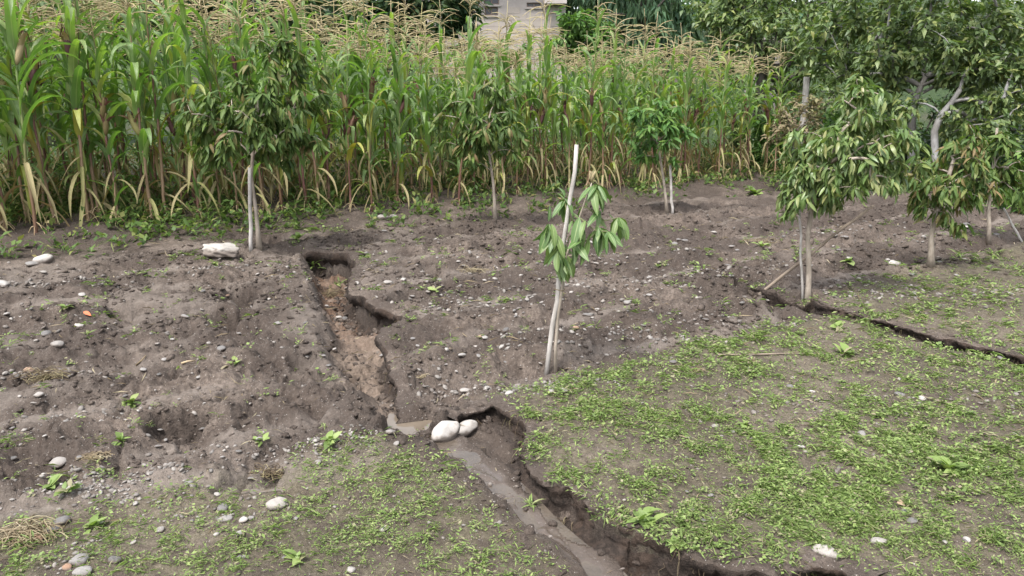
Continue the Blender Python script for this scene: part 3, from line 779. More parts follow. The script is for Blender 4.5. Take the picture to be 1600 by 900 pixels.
def stake(name, label, base, top, r, mat, group=None, seed=0, cat='stake', n=8, wob=.004, sink=.05):
    base = np.array(base, float); top = np.array(top, float)
    p = trunk_path(base, top, n, wob, seed)
    d = (base - top) / np.linalg.norm(base - top); p[0] = base + d * sink
    mb = MB(); mb.tube(p, np.linspace(r * 1.1, r * .85, n), 8)
    o = put(name, mb.mesh(name, M[mat], base), None, base); return tag(o, label, cat, group)

GA = 'young avocado trees planted in the garden'
# left tree, in front of the maize
rs = np.random.RandomState(11)
bA = hit(405, 388); YA = bA[1]
tree('avocado_tree', 'young avocado tree with dense dark crown, beside the pale stake at the gully head', 'tree', bA, pxtrunk(bA, [(400, 330), (392, 275), (398, 215), (405, 150)]), .022,
     ell_tips(YA, [(400, 215, 95, 48, 30, 0), (430, 130, 78, 60, 30, .1), (345, 190, 62, 55, 18, -.1), (455, 190, 65, 50, 20, -.1), (435, 75, 48, 28, 10, .1)], rs), 'avocado', 'bark_young', .135, 27, GA, 290, .0035, .75, seed=3)
bs = bA + np.array([-.075, -.03, 0]); bs[2] = H1(bs[0], bs[1])
stake('stake', 'pale grey stake standing against the trunk of the left avocado tree', bs, atY(390, 262, YA - .02), .019, 'stake', seed=2)
bB = hit(774, 343); YB = bB[1]
tree('avocado_tree', 'small dark avocado tree in the middle, close against the maize', 'tree', bB, pxtrunk(bB, [(771, 290), (765, 245), (760, 195)]), .02,
     ell_tips(YB, [(755, 215, 62, 42, 22, 0), (770, 150, 45, 42, 16, .1), (715, 195, 35, 40, 9, 0), (790, 205, 35, 35, 9, -.1)], rs), 'avocado', 'bark_young', .150, 22, GA, 220, .0035, .8, seed=4)
bC = hit(1043, 332); YC = bC[1]
tree('avocado_tree', 'small bright green bushy avocado tree tied to a pale post before the maize', 'tree', bC, pxtrunk(bC, [(1038, 290), (1034, 262), (1028, 225)]), .02,
     ell_tips(YC, [(1030, 215, 48, 36, 24, 0), (1005, 190, 32, 28, 10, 0), (1050, 190, 28, 28, 10, 0), (1025, 165, 22, 16, 5, 0)], rs), 'bush', 'bark_young', .17, 15, GA, 200, .0035, .35, seed=5)
bs = bC + np.array([.06, -.03, 0]); bs[2] = H1(bs[0], bs[1])
stake('stake', 'short pale post beside the trunk of the bright green avocado tree', bs, atY(1047, 258, YC - .02), .018, 'stake', seed=3)
bE = hit(1262, 480); YE = bE[1]
tree('avocado_tree', 'large young avocado tree with wide drooping crown beside the leaning pole', 'tree', bE, pxtrunk(bE, [(1264, 420), (1262, 370), (1270, 310), (1295, 255), (1315, 205)]), .022,
     ell_tips(YE, [(1330, 250, 88, 58, 34, 0), (1390, 245, 55, 50, 18, -.15), (1345, 175, 58, 48, 20, .1), (1262, 240, 46, 58, 18, 0), (1240, 300, 32, 36, 9, -.1), (1345, 135, 22, 22, 5, .1), (1300, 300, 45, 26, 9, .1)], rs), 'avocado_light', 'bark_young', .110, 27, GA, 295, .0035, .70, seed=6)
bF = hit(1455, 413); YF = bF[1]
tree('avocado_tree', 'avocado tree with reddish young leaves and short trunk near the right edge', 'tree', bF, pxtrunk(bF, [(1455, 370), (1462, 330), (1478, 290), (1490, 250)]), .026,
     ell_tips(YF, [(1488, 275, 58, 55, 26, 0), (1500, 220, 34, 26, 9, 0), (1535, 300, 26, 26, 7, 0), (1460, 320, 35, 26, 8, 0), (1492, 358, 16, 12, 2, -.1), (1445, 275, 25, 40, 8, 0)], rs), 'avocado_red', 'bark_young', .115, 22, GA, 260, .0035, .75, seed=7)
bG = hit(1546, 378); YG = bG[1]
tree('avocado_tree', 'slender bluish green avocado tree behind the reddish one at the right edge', 'tree', bG, pxtrunk(bG, [(1545, 330), (1548, 290), (1555, 235), (1558, 200)]), .02,
     ell_tips(YG, [(1562, 265, 42, 52, 22, 0), (1556, 215, 22, 22, 7, 0), (1595, 270, 32, 48, 12, 0)], rs), 'avocado', 'bark_young', .150, 15, GA, 180, .0035, .5, seed=8)
stake('stake', 'thin pale stick leaning at the right edge beside the bushy plant', hit(1597, 378), atY(1568, 325, hit(1597, 378)[1] + .1), .011, 'stake', seed=4, cat='stick')
stake('stake', 'short white stick upright in the lower leaves of the large avocado tree', hit(1262, 478) + np.array([-.03, .04, 0]), atY(1249, 285, YE + .02), .010, 'stake', seed=14, cat='stick')
pb = hit(1185, 461); stake('leaning_pole', 'long brown pole leaning up diagonally against the large avocado tree', pb, atY(1362, 323, YE - .12), .013, 'pole', seed=5, cat='pole', wob=.008, n=10)

# foreground sapling with its stake; every leaf by hand count
bD = hit(868, 583); YD = bD[1]
root = thing('avocado_sapling', bD, 'small avocado sapling with large drooping leaves tied to a tall stake', 'tree', GA)
k = YD / FPX
def pD(px, py, dy=0): return atY(px, py, YD + dy)
stem = np.array([bD + [0, 0, -.05], pD(868, 540), pD(872, 490), pD(880, 440), pD(885, 400), pD(900, 355), pD(914, 315), pD(925, 285)])
mb = MB(); mb.tube(stem, [.0125, .0105, .010, .009, .0075, .006, .005, .003], 8); put('trunk', mb.mesh('trunk', M['bark_young'], bD), root)
tw = [((885, 400), (868, 372), (857, 350), -.05), ((890, 385), (920, 375), (938, 356), -.06), ((912, 320), (945, 345), (966, 340), .03), ((900, 355), (885, 330), (882, 310), .06), ((884, 410), (878, 405), (872, 395), -.08), ((905, 340), (930, 360), (950, 362), -.12), ((925, 287), (930, 282), (935, 290), 0.)]
for a, b, c, dy in tw:
    mb = MB(); mb.tube(np.array([pD(*a), pD(b[0], b[1], dy * .5), pD(c[0], c[1], dy)]), [.005, .004, .0025], 6); put('twig', mb.mesh('twig', M['bark_green'], bD), root)
mb = MB()
for i in range(7):
    a = i * 2.4; mb.tube(np.array([pD(925, 286), pD(924, 278) + np.array([.010 * math.cos(a), .010 * math.sin(a), 0]), pD(926, 268) + np.array([.016 * math.cos(a), .016 * math.sin(a), .004 * (i % 3)])]), [.003, .003, .0015], 5)
put('bud', mb.mesh('bud', M['tassel'], bD), root)
leaves = [  # base px, tip px, depth of base, depth of tip
    ((858, 352), (846, 402), -.05, -.14), ((862, 350), (872, 392), -.05, -.15), ((857, 346), (862, 318), -.04, .0), ((868, 365), (884, 410), -.06, -.13), ((872, 392), (866, 436), -.08, -.12), ((874, 395), (893, 428), -.08, -.15),
    ((880, 405), (880, 447), -.04, -.1), ((886, 400), (905, 440), -.03, -.06), ((884, 312), (862, 345), .06, .0), ((884, 312), (905, 352), .06, -.03), ((882, 308), (876, 284), .06, .12), ((882, 312), (868, 300), .05, .1),
    ((905, 340), (896, 392), -.01, -.12), ((905, 345), (915, 398), 0, -.1), ((926, 290), (902, 322), 0, -.07), ((927, 288), (948, 325), 0, -.08), ((927, 287), (965, 312), 0, .05), ((924, 288), (908, 300), 0, .08), ((926, 290), (930, 340), 0, -.12),
    ((938, 358), (925, 405), -.06, -.13), ((940, 357), (950, 402), -.06, -.14), ((938, 356), (968, 385), -.06, -.06), ((966, 341), (990, 380), .03, .0), ((966, 341), (978, 392), .03, -.06), ((966, 340), (955, 380), .03, -.05), ((967, 340), (985, 352), .03, .1),
    ((950, 362), (945, 400), -.12, -.2), ((950, 362), (972, 388), -.12, -.2), ((912, 320), (895, 350), .0, .08), ((915, 315), (940, 300), 0, .12), ((898, 360), (880, 385), -.01, .06), ((892, 382), (903, 430), -.02, -.05), ((920, 372), (912, 420), -.03, -.1), ((870, 370), (852, 385), -.05, .03)]
sap = [leaf_tpl(1, .26, 8, b, f) for b, f in ((.25, .22), (.4, .3), (.12, .28))]
sap_me = [mk_mesh('leaf', V_, Q_, T_, U_, M['sapling_leaf']) for V_, Q_, T_, U_ in sap]
rs = np.random.RandomState(5)
for a, b, c, dy in tw:
    for q in range(8):
        u_ = rs.uniform(-20, 20); leaves.append((c, (c[0] + u_, c[1] + rs.uniform(20, 42)), dy, dy + rs.uniform(-.12, .12)))
for q in range(44):
    a, b, c, dy = tw[q % len(tw)]; f_ = rs.uniform(.15, .95); b0 = (a[0] + (c[0] - a[0]) * f_, a[1] + (c[1] - a[1]) * f_)
    leaves.append((b0, (b0[0] + rs.uniform(-24, 24), b0[1] + rs.uniform(18, 44)), dy * f_, dy * f_ + rs.uniform(-.14, .14)))
for i, (a, b, d0, d1) in enumerate(leaves):
    p0, p1 = pD(a[0], a[1], d0), pD(b[0], b[1], d1)
    D = (p1 - p0); L = np.linalg.norm(D) * .92
    D = D / np.linalg.norm(D) + np.array([0, 0, .22])
    A = frames(D[None], .5, rs)[0] * L; A[:, 1] *= rs.uniform(.85, 1.15)
    m4 = np.eye(4); m4[:3, :3] = A; m4[:3, 3] = p0 - bD
    o = bpy.data.objects.new('leaf', sap_me[i % 3]); COL.objects.link(o); o.parent = root; o.matrix_basis = Matrix(m4.tolist())
s0 = hit(854, 584); stake('stake', 'tall pale split stake leaning beside the small foreground avocado sapling', s0, pD(901, 226, .02), .0135, 'stake', seed=6, n=10, wob=.005)
for i, (px, py) in enumerate(((877, 433), (874, 452))):
    c = pD(px, py, -.005); n = 14; a = np.linspace(0, 2 * math.pi, n)
    mb = MB(); mb.tube(np.stack([c[0] + .030 * np.cos(a), c[1] + .026 * np.sin(a), c[2] + .004 * np.sin(2 * a)], -1), .0028, 5, cap=False)
    o = put('tie', mb.mesh('tie', M['roots_dark'], bD), root)

# ------------------------------------------------------------------ background trees and shrubs
LOW = [low_leaf(1, .42, b) for b in (.1, .25, .4)]
LOWN = [low_leaf(1, .2, b) for b in (.05, .15)]
rs = np.random.RandomState(21)
def gz(p): return np.array([p[0], p[1], H1(p[0], p[1])])
GB = 'tall trees behind the garden'
b1 = gz(atY(1424, 300, 13.2)); Y1 = b1[1]
tree('shade_tree', 'tall tree with whitish grey trunk forking behind the large avocado tree', 'tree', b1, pxtrunk(b1, [(1425, 190), (1432, 150), (1446, 120)]), .068,
     ell_tips(Y1, [(1450, 60, 150, 60, 60, 0), (1330, 60, 90, 60, 34, .5), (1390, 115, 70, 40, 22, 0), (1545, 90, 110, 70, 40, -.3), (1440, -40, 190, 50, 50, 0), (1540, 150, 60, 30, 12, .2), (1380, 30, 120, 60, 46, .9), (1520, 30, 110, 60, 46, .9), (1420, 80, 120, 50, 36, 1.4)], rs), 'big_tree', 'bark_grey', .15, 34, GB, 0, .007, .35, LOW, 9, .25, 7, arch=.18, rpow=.42)
b2 = gz(atY(1462, 300, 12.4)); Y2 = b2[1]
tree('shade_tree', 'crooked grey branching tree just right of the whitish forked trunk', 'tree', b2, pxtrunk(b2, [(1460, 205), (1470, 180), (1487, 160), (1500, 140)]), .058,
     ell_tips(Y2, [(1540, 190, 75, 45, 26, 0), (1510, 110, 60, 50, 22, .3), (1590, 140, 70, 60, 26, 0), (1400, 165, 28, 22, 6, .2), (1640, 60, 60, 80, 20, 0)], rs), 'big_tree', 'bark_grey', .145, 32, GB, 0, .007, .4, LOW, 10, .25, 7, arch=.18, rpow=.42)
b3 = gz(atY(1190, 280, 18.0)); Y3 = b3[1]
tree('shade_tree', 'dark leafy tree at the far right end of the maize', 'tree', b3, pxtrunk(b3, [(1190, 200), (1188, 130), (1200, 80)]), .12,
     ell_tips(Y3, [(1190, 40, 100, 60, 60, 0), (1150, 80, 60, 50, 26, 0), (1260, 60, 70, 60, 36, .3), (1240, 120, 60, 40, 20, .3), (1130, 10, 50, 50, 26, 0), (1290, 10, 80, 60, 30, .8), (1230, 20, 90, 60, 40, 1.2), (1300, 90, 70, 50, 30, 1.2)], rs), 'big_tree', 'bark_dark', .17, 38, GB, 0, .012, .4, LOW, 11, .3, 6, arch=.15, rpow=.42)
b4 = gz(atY(1010, 200, 30.0)); Y4 = b4[1]
tree('weeping_tree', 'bluish green weeping tree with hanging foliage beyond the tassels', 'tree', b4, pxtrunk(b4, [(1010, 120), (1005, 60), (1000, 10)]), .25,
     ell_tips(Y4, [(1000, 30, 95, 45, 70, 0), (930, 10, 60, 40, 40, 0), (1060, 50, 60, 50, 45, .5), (1000, -60, 130, 60, 80, 0), (980, 85, 90, 25, 34, -.5)], rs), 'blue_tree', 'bark_dark', .55, 30, GB, 0, .02, 1.25, LOWN, 12, .5, 6, spread=.3)
b5 = gz(atY(640, 200, 21.0)); Y5 = b5[1]
tree('dense_tree', 'dense dark tree left of the pale house behind the maize', 'tree', b5, pxtrunk(b5, [(640, 100), (640, 50), (640, 0)]), .16,
     ell_tips(Y5, [(650, 20, 80, 50, 70, 0), (590, 30, 60, 50, 45, 0), (715, 15, 34, 42, 26, -.3), (640, -60, 110, 60, 60, 0), (640, 75, 90, 25, 26, 0)], rs), 'dark_tree', 'bark_dark', .26, 24, GB, 0, .015, .3, LOW, 13, .35, 6)
b6 = gz(atY(330, 200, 20.0)); Y6 = b6[1]
tree('dense_tree', 'dark leafy tree showing above the tassels at upper left', 'tree', b6, pxtrunk(b6, [(320, 100), (322, 40), (330, -20)]), .16,
     ell_tips(Y6, [(340, 0, 100, 45, 60, 0), (420, 15, 70, 50, 45, 0), (260, 15, 50, 50, 30, 0), (500, 25, 50, 60, 30, .5), (380, 70, 130, 25, 30, .5)], rs), 'dark_tree', 'bark_dark', .26, 24, GB, 0, .015, .3, LOW, 14, .35, 6)
b7 = gz(atY(80, 200, 19.0)); Y7 = b7[1]
tree('dense_tree', 'leafy tree behind the tall maize in the upper left corner', 'tree', b7, pxtrunk(b7, [(90, 100), (95, 40), (110, -20)]), .16,
     ell_tips(Y7, [(60, 20, 120, 60, 70, 0), (180, 30, 60, 60, 40, 0), (-60, 0, 90, 70, 40, 0), (80, 90, 140, 25, 30, .5)], rs), 'big_tree', 'bark_dark', .26, 22, GB, 0, .015, .3, LOW, 15, .35, 6)
b8 = gz(atY(905, 200, 22.5)); Y8 = b8[1]
tree('bush', 'green leafy bush at the right corner of the pale house', 'bush', b8, pxtrunk(b8, [(905, 130), (908, 100)]), .08,
     ell_tips(Y8, [(905, 45, 40, 38, 40, 0), (890, 80, 50, 30, 30, 0), (940, 75, 40, 35, 30, 0), (960, 105, 50, 22, 20, 0)], rs), 'bush', 'bark_dark', .22, 24, None, 0, .008, .3, LOW, 16, .3, 5)
b9 = gz(atY(1250, 280, 12.5)); Y9 = b9[1]
tree('shrub', 'dry tan shrub behind the large avocado tree', 'shrub', b9, pxtrunk(b9, [(1250, 250), (1250, 220)]), .03,
     ell_tips(Y9, [(1250, 175, 32, 28, 26, 0), (1225, 205, 22, 24, 14, 0), (1270, 215, 26, 22, 12, 0)], rs), 'dry_shrub', 'bark_young', .10, 18, None, 0, .004, .1, LOW, 17, .15, 5)
for i, (px, py, Yd, rx, ry, mt_, lb) in enumerate([(1215, 215, 14.6, 45, 38, 'bush', 'green shrub at the right end of the maize rows'), (770, 78, 23.6, 62, 20, 'bush', 'low green shrub against the foot of the house wall'), (1330, 215, 14.5, 60, 50, 'bush', 'green shrub behind the top of the large avocado tree'),
        (1560, 235, 13.8, 70, 50, 'dark_tree', 'dark shrub behind the grey branching tree'), (1400, 235, 15.0, 70, 45, 'dark_tree', 'dark shrub under the whitish forked trunk'), (1290, 160, 17.0, 70, 60, 'big_tree', 'mid green thicket shrub below the dark leafy tree'), (1640, 270, 11.5, 60, 50, 'bush', 'green shrub cut by the right edge'), (1175, 175, 16.8, 45, 55, 'big_tree', 'green shrub hiding the foot of the pale wall'), (1445, 200, 17.0, 60, 60, 'dark_tree', 'dark shrub between the grey trunks'), (1510, 230, 16.0, 50, 45, 'big_tree', 'mid green shrub behind the reddish avocado tree'), (1590, 190, 17.0, 70, 70, 'big_tree', 'tall leafy shrub behind the slender tree'), (1610, 140, 21.0, 90, 60, 'dark_tree', 'tall dark shrub in the upper right behind the branches'), (1380, 190, 18.0, 60, 50, 'big_tree', 'leafy shrub left of the whitish forked trunk')]):
    bb = gz(atY(px, 280, Yd))
    tree('shrub', lb, 'shrub', bb, pxtrunk(bb, [(px, py + 25), (px + 4, py)]), .035, ell_tips(Yd, [(px, py, rx, ry, 60, 0), (px + rx * .3, py + ry * .7, rx * .8, ry * .5, 26, -.2), (px - rx * .3, py + ry * .7, rx * .8, ry * .5, 26, -.2)], rs), mt_, 'bark_dark', .15, 16, 'shrubs along the back of the garden', 0, .005, .3, LOW, 30 + i, .2, 5)
GC = 'far trees closing the view'
for i, (px, py, Yd, rx, ry, mt_, lb) in enumerate([(-150, 20, 34, 170, 90, 'dark_tree', 'far dark tree beyond the left edge'), (160, 0, 38, 150, 80, 'dark_tree', 'far dark tree above the left tassels'), (480, 10, 36, 140, 80, 'dark_tree', 'far tree left of the dense dark tree'),
        (1130, 30, 40, 130, 80, 'blue_tree', 'far bluish tree right of the weeping tree'), (1330, 60, 42, 150, 60, 'dark_tree', 'far tree seen through the branches of the tall grey trees'), (1560, 70, 38, 160, 70, 'dark_tree', 'far dark tree behind the right corner'), (1800, 40, 34, 160, 90, 'dark_tree', 'far dark tree beyond the right edge')]):
    bb = gz(atY(px, 250, Yd))
    tree('far_tree', lb, 'tree', bb, pxtrunk(bb, [(px, py + 90), (px, py)]), .2, ell_tips(Yd, [(px, py, rx, ry, 110, 0), (px, py + ry * .8, rx * 1.1, ry * .5, 60, 0)], rs), mt_, 'bark_dark', .5, 20, GC, 0, .03, .4, LOW, 50 + i, .6, 5)

# ------------------------------------------------------------------ house and wall behind the maize
YH = 25.0
hb = atY(735, 160, YH); hb[2] = H1(hb[0], YH)
house = thing('house', hb, 'pale plastered block house partly hidden behind the maize', 'house')
x0 = atY(640, 0, YH)[0] - hb[0]; x1 = atY(884, 0, YH)[0] - hb[0]; ztop = atY(800, -45, YH)[2] - hb[2]
def hx(px): return atY(px, 0, YH)[0] - hb[0]
def hzz(py): return atY(800, py, YH)[2] - hb[2]
wins = [(756, 780, -12, 7, 'w'), (757, 778, 11, 24, 'w'), (823, 846, 4, 11, 's')]
cut_x = sorted({x0, x1, *[hx(a) for w in wins for a in w[:2]]}); cut_z = sorted({-.4, ztop, *[hzz(a) for w in wins for a in w[2:4]]})
mb = MB()
for i in range(len(cut_x) - 1):
    for j in range(len(cut_z) - 1):
        cx, cz = (cut_x[i] + cut_x[i + 1]) / 2, (cut_z[j] + cut_z[j + 1]) / 2
        if any(hx(w[0]) < cx < hx(w[1]) and hzz(w[3]) < cz < hzz(w[2]) for w in wins): continue
        mb.box((cut_x[i], 0, cut_z[j]), (cut_x[i + 1], .2, cut_z[j + 1]))
mb.box((x0, .2, -.4), (x0 + .2, 5, ztop)); mb.box((x1 - .2, .2, -.4), (x1, 5, ztop)); mb.box((x0 + .2, 4.8, -.4), (x1 - .2, 5, ztop))
put('wall', mb.mesh('wall', M['plaster'], None, False), house)
for (a, b, c, d, kd) in wins:
    mb = MB(); X0, X1, Z0, Z1 = hx(a), hx(b), hzz(d), hzz(c); t = .035
    mb.box((X0, .05, Z0), (X0 + t, .12, Z1)); mb.box((X1 - t, .05, Z0), (X1, .12, Z1)); mb.box((X0 + t, .05, Z0), (X1 - t, .12, Z0 + t)); mb.box((X0 + t, .05, Z1 - t), (X1 - t, .12, Z1)); mb.box(((X0 + X1) / 2 - .015, .055, Z0 + t), ((X0 + X1) / 2 + .015, .115, Z1 - t))
    w = put('window', mb.mesh('window', M['wframe'], None, False), house)
    mb = MB(); mb.box((X0 + t, .08, Z0 + t), (X1 - t, .09, Z1 - t)); put('pane', mb.mesh('pane', M['glass'], None, False), w)
    mb = MB(); mb.box((X0 - .05, -.05, Z0 - .06), (X1 + .05, .0, Z0 - .004)); put('sill', mb.mesh('sill', M['plaster'], None, False), w)
# the wall's block courses, showing where the render is worn away
rs = np.random.RandomState(3); bw, bh = .40, .19
mb = MB(); mb.box((0, 0, 0), (bw - .008, .028, bh - .008)); bm_ = mb.mesh('block', M['block'], None, False)
z = hzz(92); row = 0
while z < hzz(2) - bh:
    x = hx(700) - (row % 2) * bw / 2
    while x < hx(880):
        if not any(x + bw > hx(w[0]) - .07 and x < hx(w[1]) + .07 and z + bh > hzz(w[3]) - .07 and z < hzz(w[2]) + .03 for w in wins) and x + bw < x1:
            put('block', bm_, house, (x, -.012 - .004 * rs.rand(), z))
        x += bw
    z += bh; row += 1
mb = MB(); mb.box((x0 - .4, -.6, ztop), (x1 + .4, 5.4, ztop + .12)); put('roof', mb.mesh('roof', M['roof'], None, False), house)
mb = MB(); mb.box((hx(850), -.5, hzz(8)), (hx(884), -.002, hzz(0))); put('ledge', mb.mesh('ledge', M['plaster'], None, False), house)

wb = atY(1190, 110, 21.0); wb[2] = H1(wb[0], wb[1])
hut = thing('garden_wall', wb, 'pale piece of wall glimpsed behind the dark leafy tree', 'wall')
mb = MB(); mb.box((-.35, 0, -.3), (.45, .2, atY(1190, 62, 21.)[2] - wb[2])); put('wall', mb.mesh('wall', M['plaster'], None, False), hut)
mb = MB(); mb.box((-.40, -.05, atY(1190, 62, 21.)[2] - wb[2]), (.50, .25, atY(1190, 58, 21.)[2] - wb[2])); put('coping', mb.mesh('coping', M['plaster'], None, False), hut)
pw = atY(1258, 150, 14.2); pw[2] = H1(pw[0], pw[1])
mb = MB(); mb.tube(np.array([[0, 0, -.1], [0, 0, .6], [.01, 0, 1.2], [0, 0, atY(1258, 120, 14.2)[2] - pw[2]]]), [.06, .06, .055, .055], 6)
o = put('post', mb.mesh('post', M['stake']), None, pw); tag(o, 'pale upright post standing behind the dry tan shrub', 'post')

# ------------------------------------------------------------------ maize
def maize_leaf(L, W, th0, th1, seed, n=10, pw=1.25, kink=None):
    rs = np.random.RandomState(seed)
    s = np.linspace(0, 1, n + 1)
    th = rad(th0) + (rad(th1) - rad(th0)) * s ** pw
    if kink: th = np.where(s > kink, rad(th1) - .15, th)
    x = np.concatenate([[0], np.cumsum(np.cos((th[1:] + th[:-1]) / 2))]) * L / n
    z = np.concatenate([[0], np.cumsum(np.sin((th[1:] + th[:-1]) / 2))]) * L / n
    w = W / 2 * np.clip(np.minimum((s * 9 + .45), 1) * (1 - s ** 2.6) ** .75 + .01, .02, 1)
    tw = rs.uniform(-.9, .9) * s ** 1.5
    yo = rs.uniform(-.12, .12) * L * s ** 2
    V = []; U = []
    p1, p2 = rs.rand(2) * 6
    for i in range(n + 1):
        nx, nz = -math.sin(th[i]), math.cos(th[i])
        for c in (-1, -.5, 0, .5, 1):
            lift = abs(c) * w[i] * (.45 * (1 - s[i]) + .12) + (math.sin(s[i] * 17 + (p1 if c < 0 else p2)) * .13 * w[i] * abs(c) ** 2)
            a = c * w[i]; yy = a * math.cos(tw[i]); up = lift + a * math.sin(tw[i])
            V.append([x[i] + nx * up, yy + yo[i], z[i] + nz * up]); U.append([.5 + .5 * c, s[i]])
    Q = [[i * 5 + c, i * 5 + c + 1, (i + 1) * 5 + c + 1, (i + 1) * 5 + c] for i in range(n) for c in range(4)]
    return np.array(V), np.array(Q), None, np.array(U)
ML = []
for i, (L, W, a, b, p, kk) in enumerate([(.74, .080, 78, -80, 1.6, None), (.82, .088, 80, -88, 1.8, None), (.70, .076, 76, -70, 1.5, None), (.86, .086, 82, -90, 2.0, None), (.66, .070, 78, -10, 1.5, None), (.78, .090, 74, -88, 1.3, .5), (.62, .064, 82, 35, 1.4, None), (.72, .080, 74, -88, 1.2, None), (.80, .080, 80, -50, 1.8, None), (.68, .078, 82, -88, 2.2, .55)]):
    ML.append(maize_leaf(L * .90, W * .90, a, b, 100 + i, 10, p, kk))
MD = [maize_leaf(L, W, a, b, 200 + i, 9, .7, None) for i, (L, W, a, b) in enumerate([(.55, .04, -30, -88), (.65, .045, -5, -86), (.45, .038, -45, -80), (.6, .045, 15, -92)])]
ML_me = [mk_mesh('leaf', V_, Q_, T_, U_, M['maize']) for V_, Q_, T_, U_ in ML]
MY_me = [mk_mesh('leaf', V_, Q_, T_, U_, M['maize_yellow']) for V_, Q_, T_, U_ in ML[:4]]
MD_me = [mk_mesh('leaf', V_, Q_, T_, U_, M['maize_dry']) for V_, Q_, T_, U_ in MD]

def stalk_mb(h, seed):
    rs = np.random.RandomState(seed); n = 13; z = np.linspace(0, h, n)
    p = np.stack([np.cumsum(rs.normal(0, .006, n)), np.cumsum(rs.normal(0, .006, n)), z], -1); p[0, :2] = 0; p[0, 2] = -.04
    mb = MB(); zz = []; rr = []
    for i in range(n):
        r = .0150 * (1 - .62 * i / (n - 1))
        zz.append(p[i]); rr.append(r * 1.22)
        if i < n - 1:
            zz.append(p[i] * .82 + p[i + 1] * .18); rr.append(r)
    mb.tube(np.array(zz), rr, 6); return mb, p
def tassel_mb(seed, top):
    rs = np.random.RandomState(seed); mb = MB()
    L = rs.uniform(.36, .48)
    mb.tube(np.array([top, top + [0, 0, L * .6], top + [rs.normal(0, .02), rs.normal(0, .02), L * 1.15]]), [.006, .005, .0035], 4)
    for i in range(rs.randint(12, 18)):
        a = rs.rand() * 6.28; h0 = rs.uniform(.22, .62) * L; l = rs.uniform(.20, .34)
        d = np.array([math.cos(a), math.sin(a), 0]); s = np.linspace(0, 1, 5)[:, None]
        el = rs.uniform(.5, 1.1)
        pts = top + np.array([0, 0, h0]) + d * (l * math.cos(el) * s * (1 + .6 * s)) + np.array([0, 0, 1]) * (l * math.sin(el) * s - l * rs.uniform(.25, .95) * s ** 2)
        mb.tube(pts, np.array([.003, .0046, .0052, .005, .0025]) * 1.15, 3, cap=False)
    return mb
def ear_mb(seed):
    rs = np.random.RandomState(seed); mb = MB()
    s = np.linspace(0, 1, 9)[:, None]; d = np.array([.22, 0, .97])
    mb.tube(d * .27 * s, .030 * np.array([.35, .75, .98, 1.05, 1, .88, .68, .42, .12]), 8)
    for k in range(3):
        a = k * 2.1 + rs.rand(); o = np.array([math.cos(a) * .02, math.sin(a) * .02, 0])
        V_, Q_, T_, U_ = maize_leaf(.17, .045, 80, 40 - 50 * rs.rand(), seed * 7 + k, 5)
        c, sn = math.cos(a), math.sin(a); Rm = np.array([[c, -sn, 0], [sn, c, 0], [0, 0, 1]])
        mb.add(V_ @ Rm.T + d * .12 + o, Q_, None, U_)
    return mb
def silk_mb(seed):
    rs = np.random.RandomState(seed); mb = MB(); d = np.array([.22, 0, .97]) * .265
    for k in range(9):
        a = rs.rand() * 6.28; s = np.linspace(0, 1, 4)[:, None]
        mb.tube(d + np.array([math.cos(a), math.sin(a), 0]) * .05 * s + np.array([0, 0, 1]) * (.05 * s - .12 * s ** 2), .0022, 3, cap=False)
    return mb
def brace_mb(seed):
    rs = np.random.RandomState(seed); mb = MB()
    for k in range(rs.randint(5, 8)):
        a = k * 1.05 + rs.rand() * .5; l = rs.uniform(.07, .13); h0 = rs.uniform(.05, .12)
        s = np.linspace(0, 1, 4)[:, None]; d = np.array([math.cos(a), math.sin(a), 0])
        mb.tube(d * l * s ** .8 + np.array([0, 0, 1]) * (h0 - (h0 + .05) * s ** 1.8), [.005, .0045, .004, .003], 4, cap=False)
    return mb
NP = 8
HTS = [1.85, 2.0, 2.1, 1.9, 2.05, 1.8, 1.95, 2.15]
STK = [stalk_mb(HTS[i], 300 + i) for i in range(NP)]
STK_me = [s[0].mesh('stalk', M['maize_stalk']) for s in STK]
TAS_me = [tassel_mb(330 + i, STK[i][1][-1]).mesh('tassel', M['tassel']) for i in range(NP)]
EAR_me = [ear_mb(360 + i).mesh('ear', M['husk']) for i in range(4)]; SILK_me = [silk_mb(370 + i).mesh('silk', M['silk']) for i in range(4)]
BR_me = [brace_mb(380 + i).mesh('brace_root', M['root']) for i in range(4)]

def leaf_plan(pi, rs, dry):
    """(kind, index, height, azimuth, tilt, scale) of each leaf of one plant"""
    p = STK[pi][1]; h = HTS[pi]; out = []; a0 = rs.rand() * 6.28
    zs = np.arange(.14, h - .03, .108)
    for k, z in enumerate(zs):
        a = a0 + k * math.pi + rs.normal(0, .45); f = z / h
        sc = 1.0 if .3 < f < .75 else (.78 if f >= .75 else .85)
        sc *= rs.uniform(.85, 1.15)
        if f < .22 + .16 * dry and rs.rand() < .6 + .3 * dry: out.append(('d', rs.randint(4), z, a, rs.normal(0, .1), sc))
        elif f < .55 and rs.rand() < .06 + .22 * dry: out.append(('y', rs.randint(4), z, a, rs.normal(0, .15), sc))
        else:
            i = rs.choice([4, 6, 8, 2]) if f > .82 else rs.randint(10)
            out.append(('g', int(i), z, a, rs.normal(0, .15), sc))
    for q in range(3): out.append(('d', rs.randint(4), rs.uniform(.2, .75), rs.rand() * 6.28, rs.normal(0, .1), rs.uniform(.6, 1.)))
    return out
def at_h(pi, z):
    p = STK[pi][1]; return np.array([np.interp(z, p[:, 2], p[:, 0]), np.interp(z, p[:, 2], p[:, 1]), z])

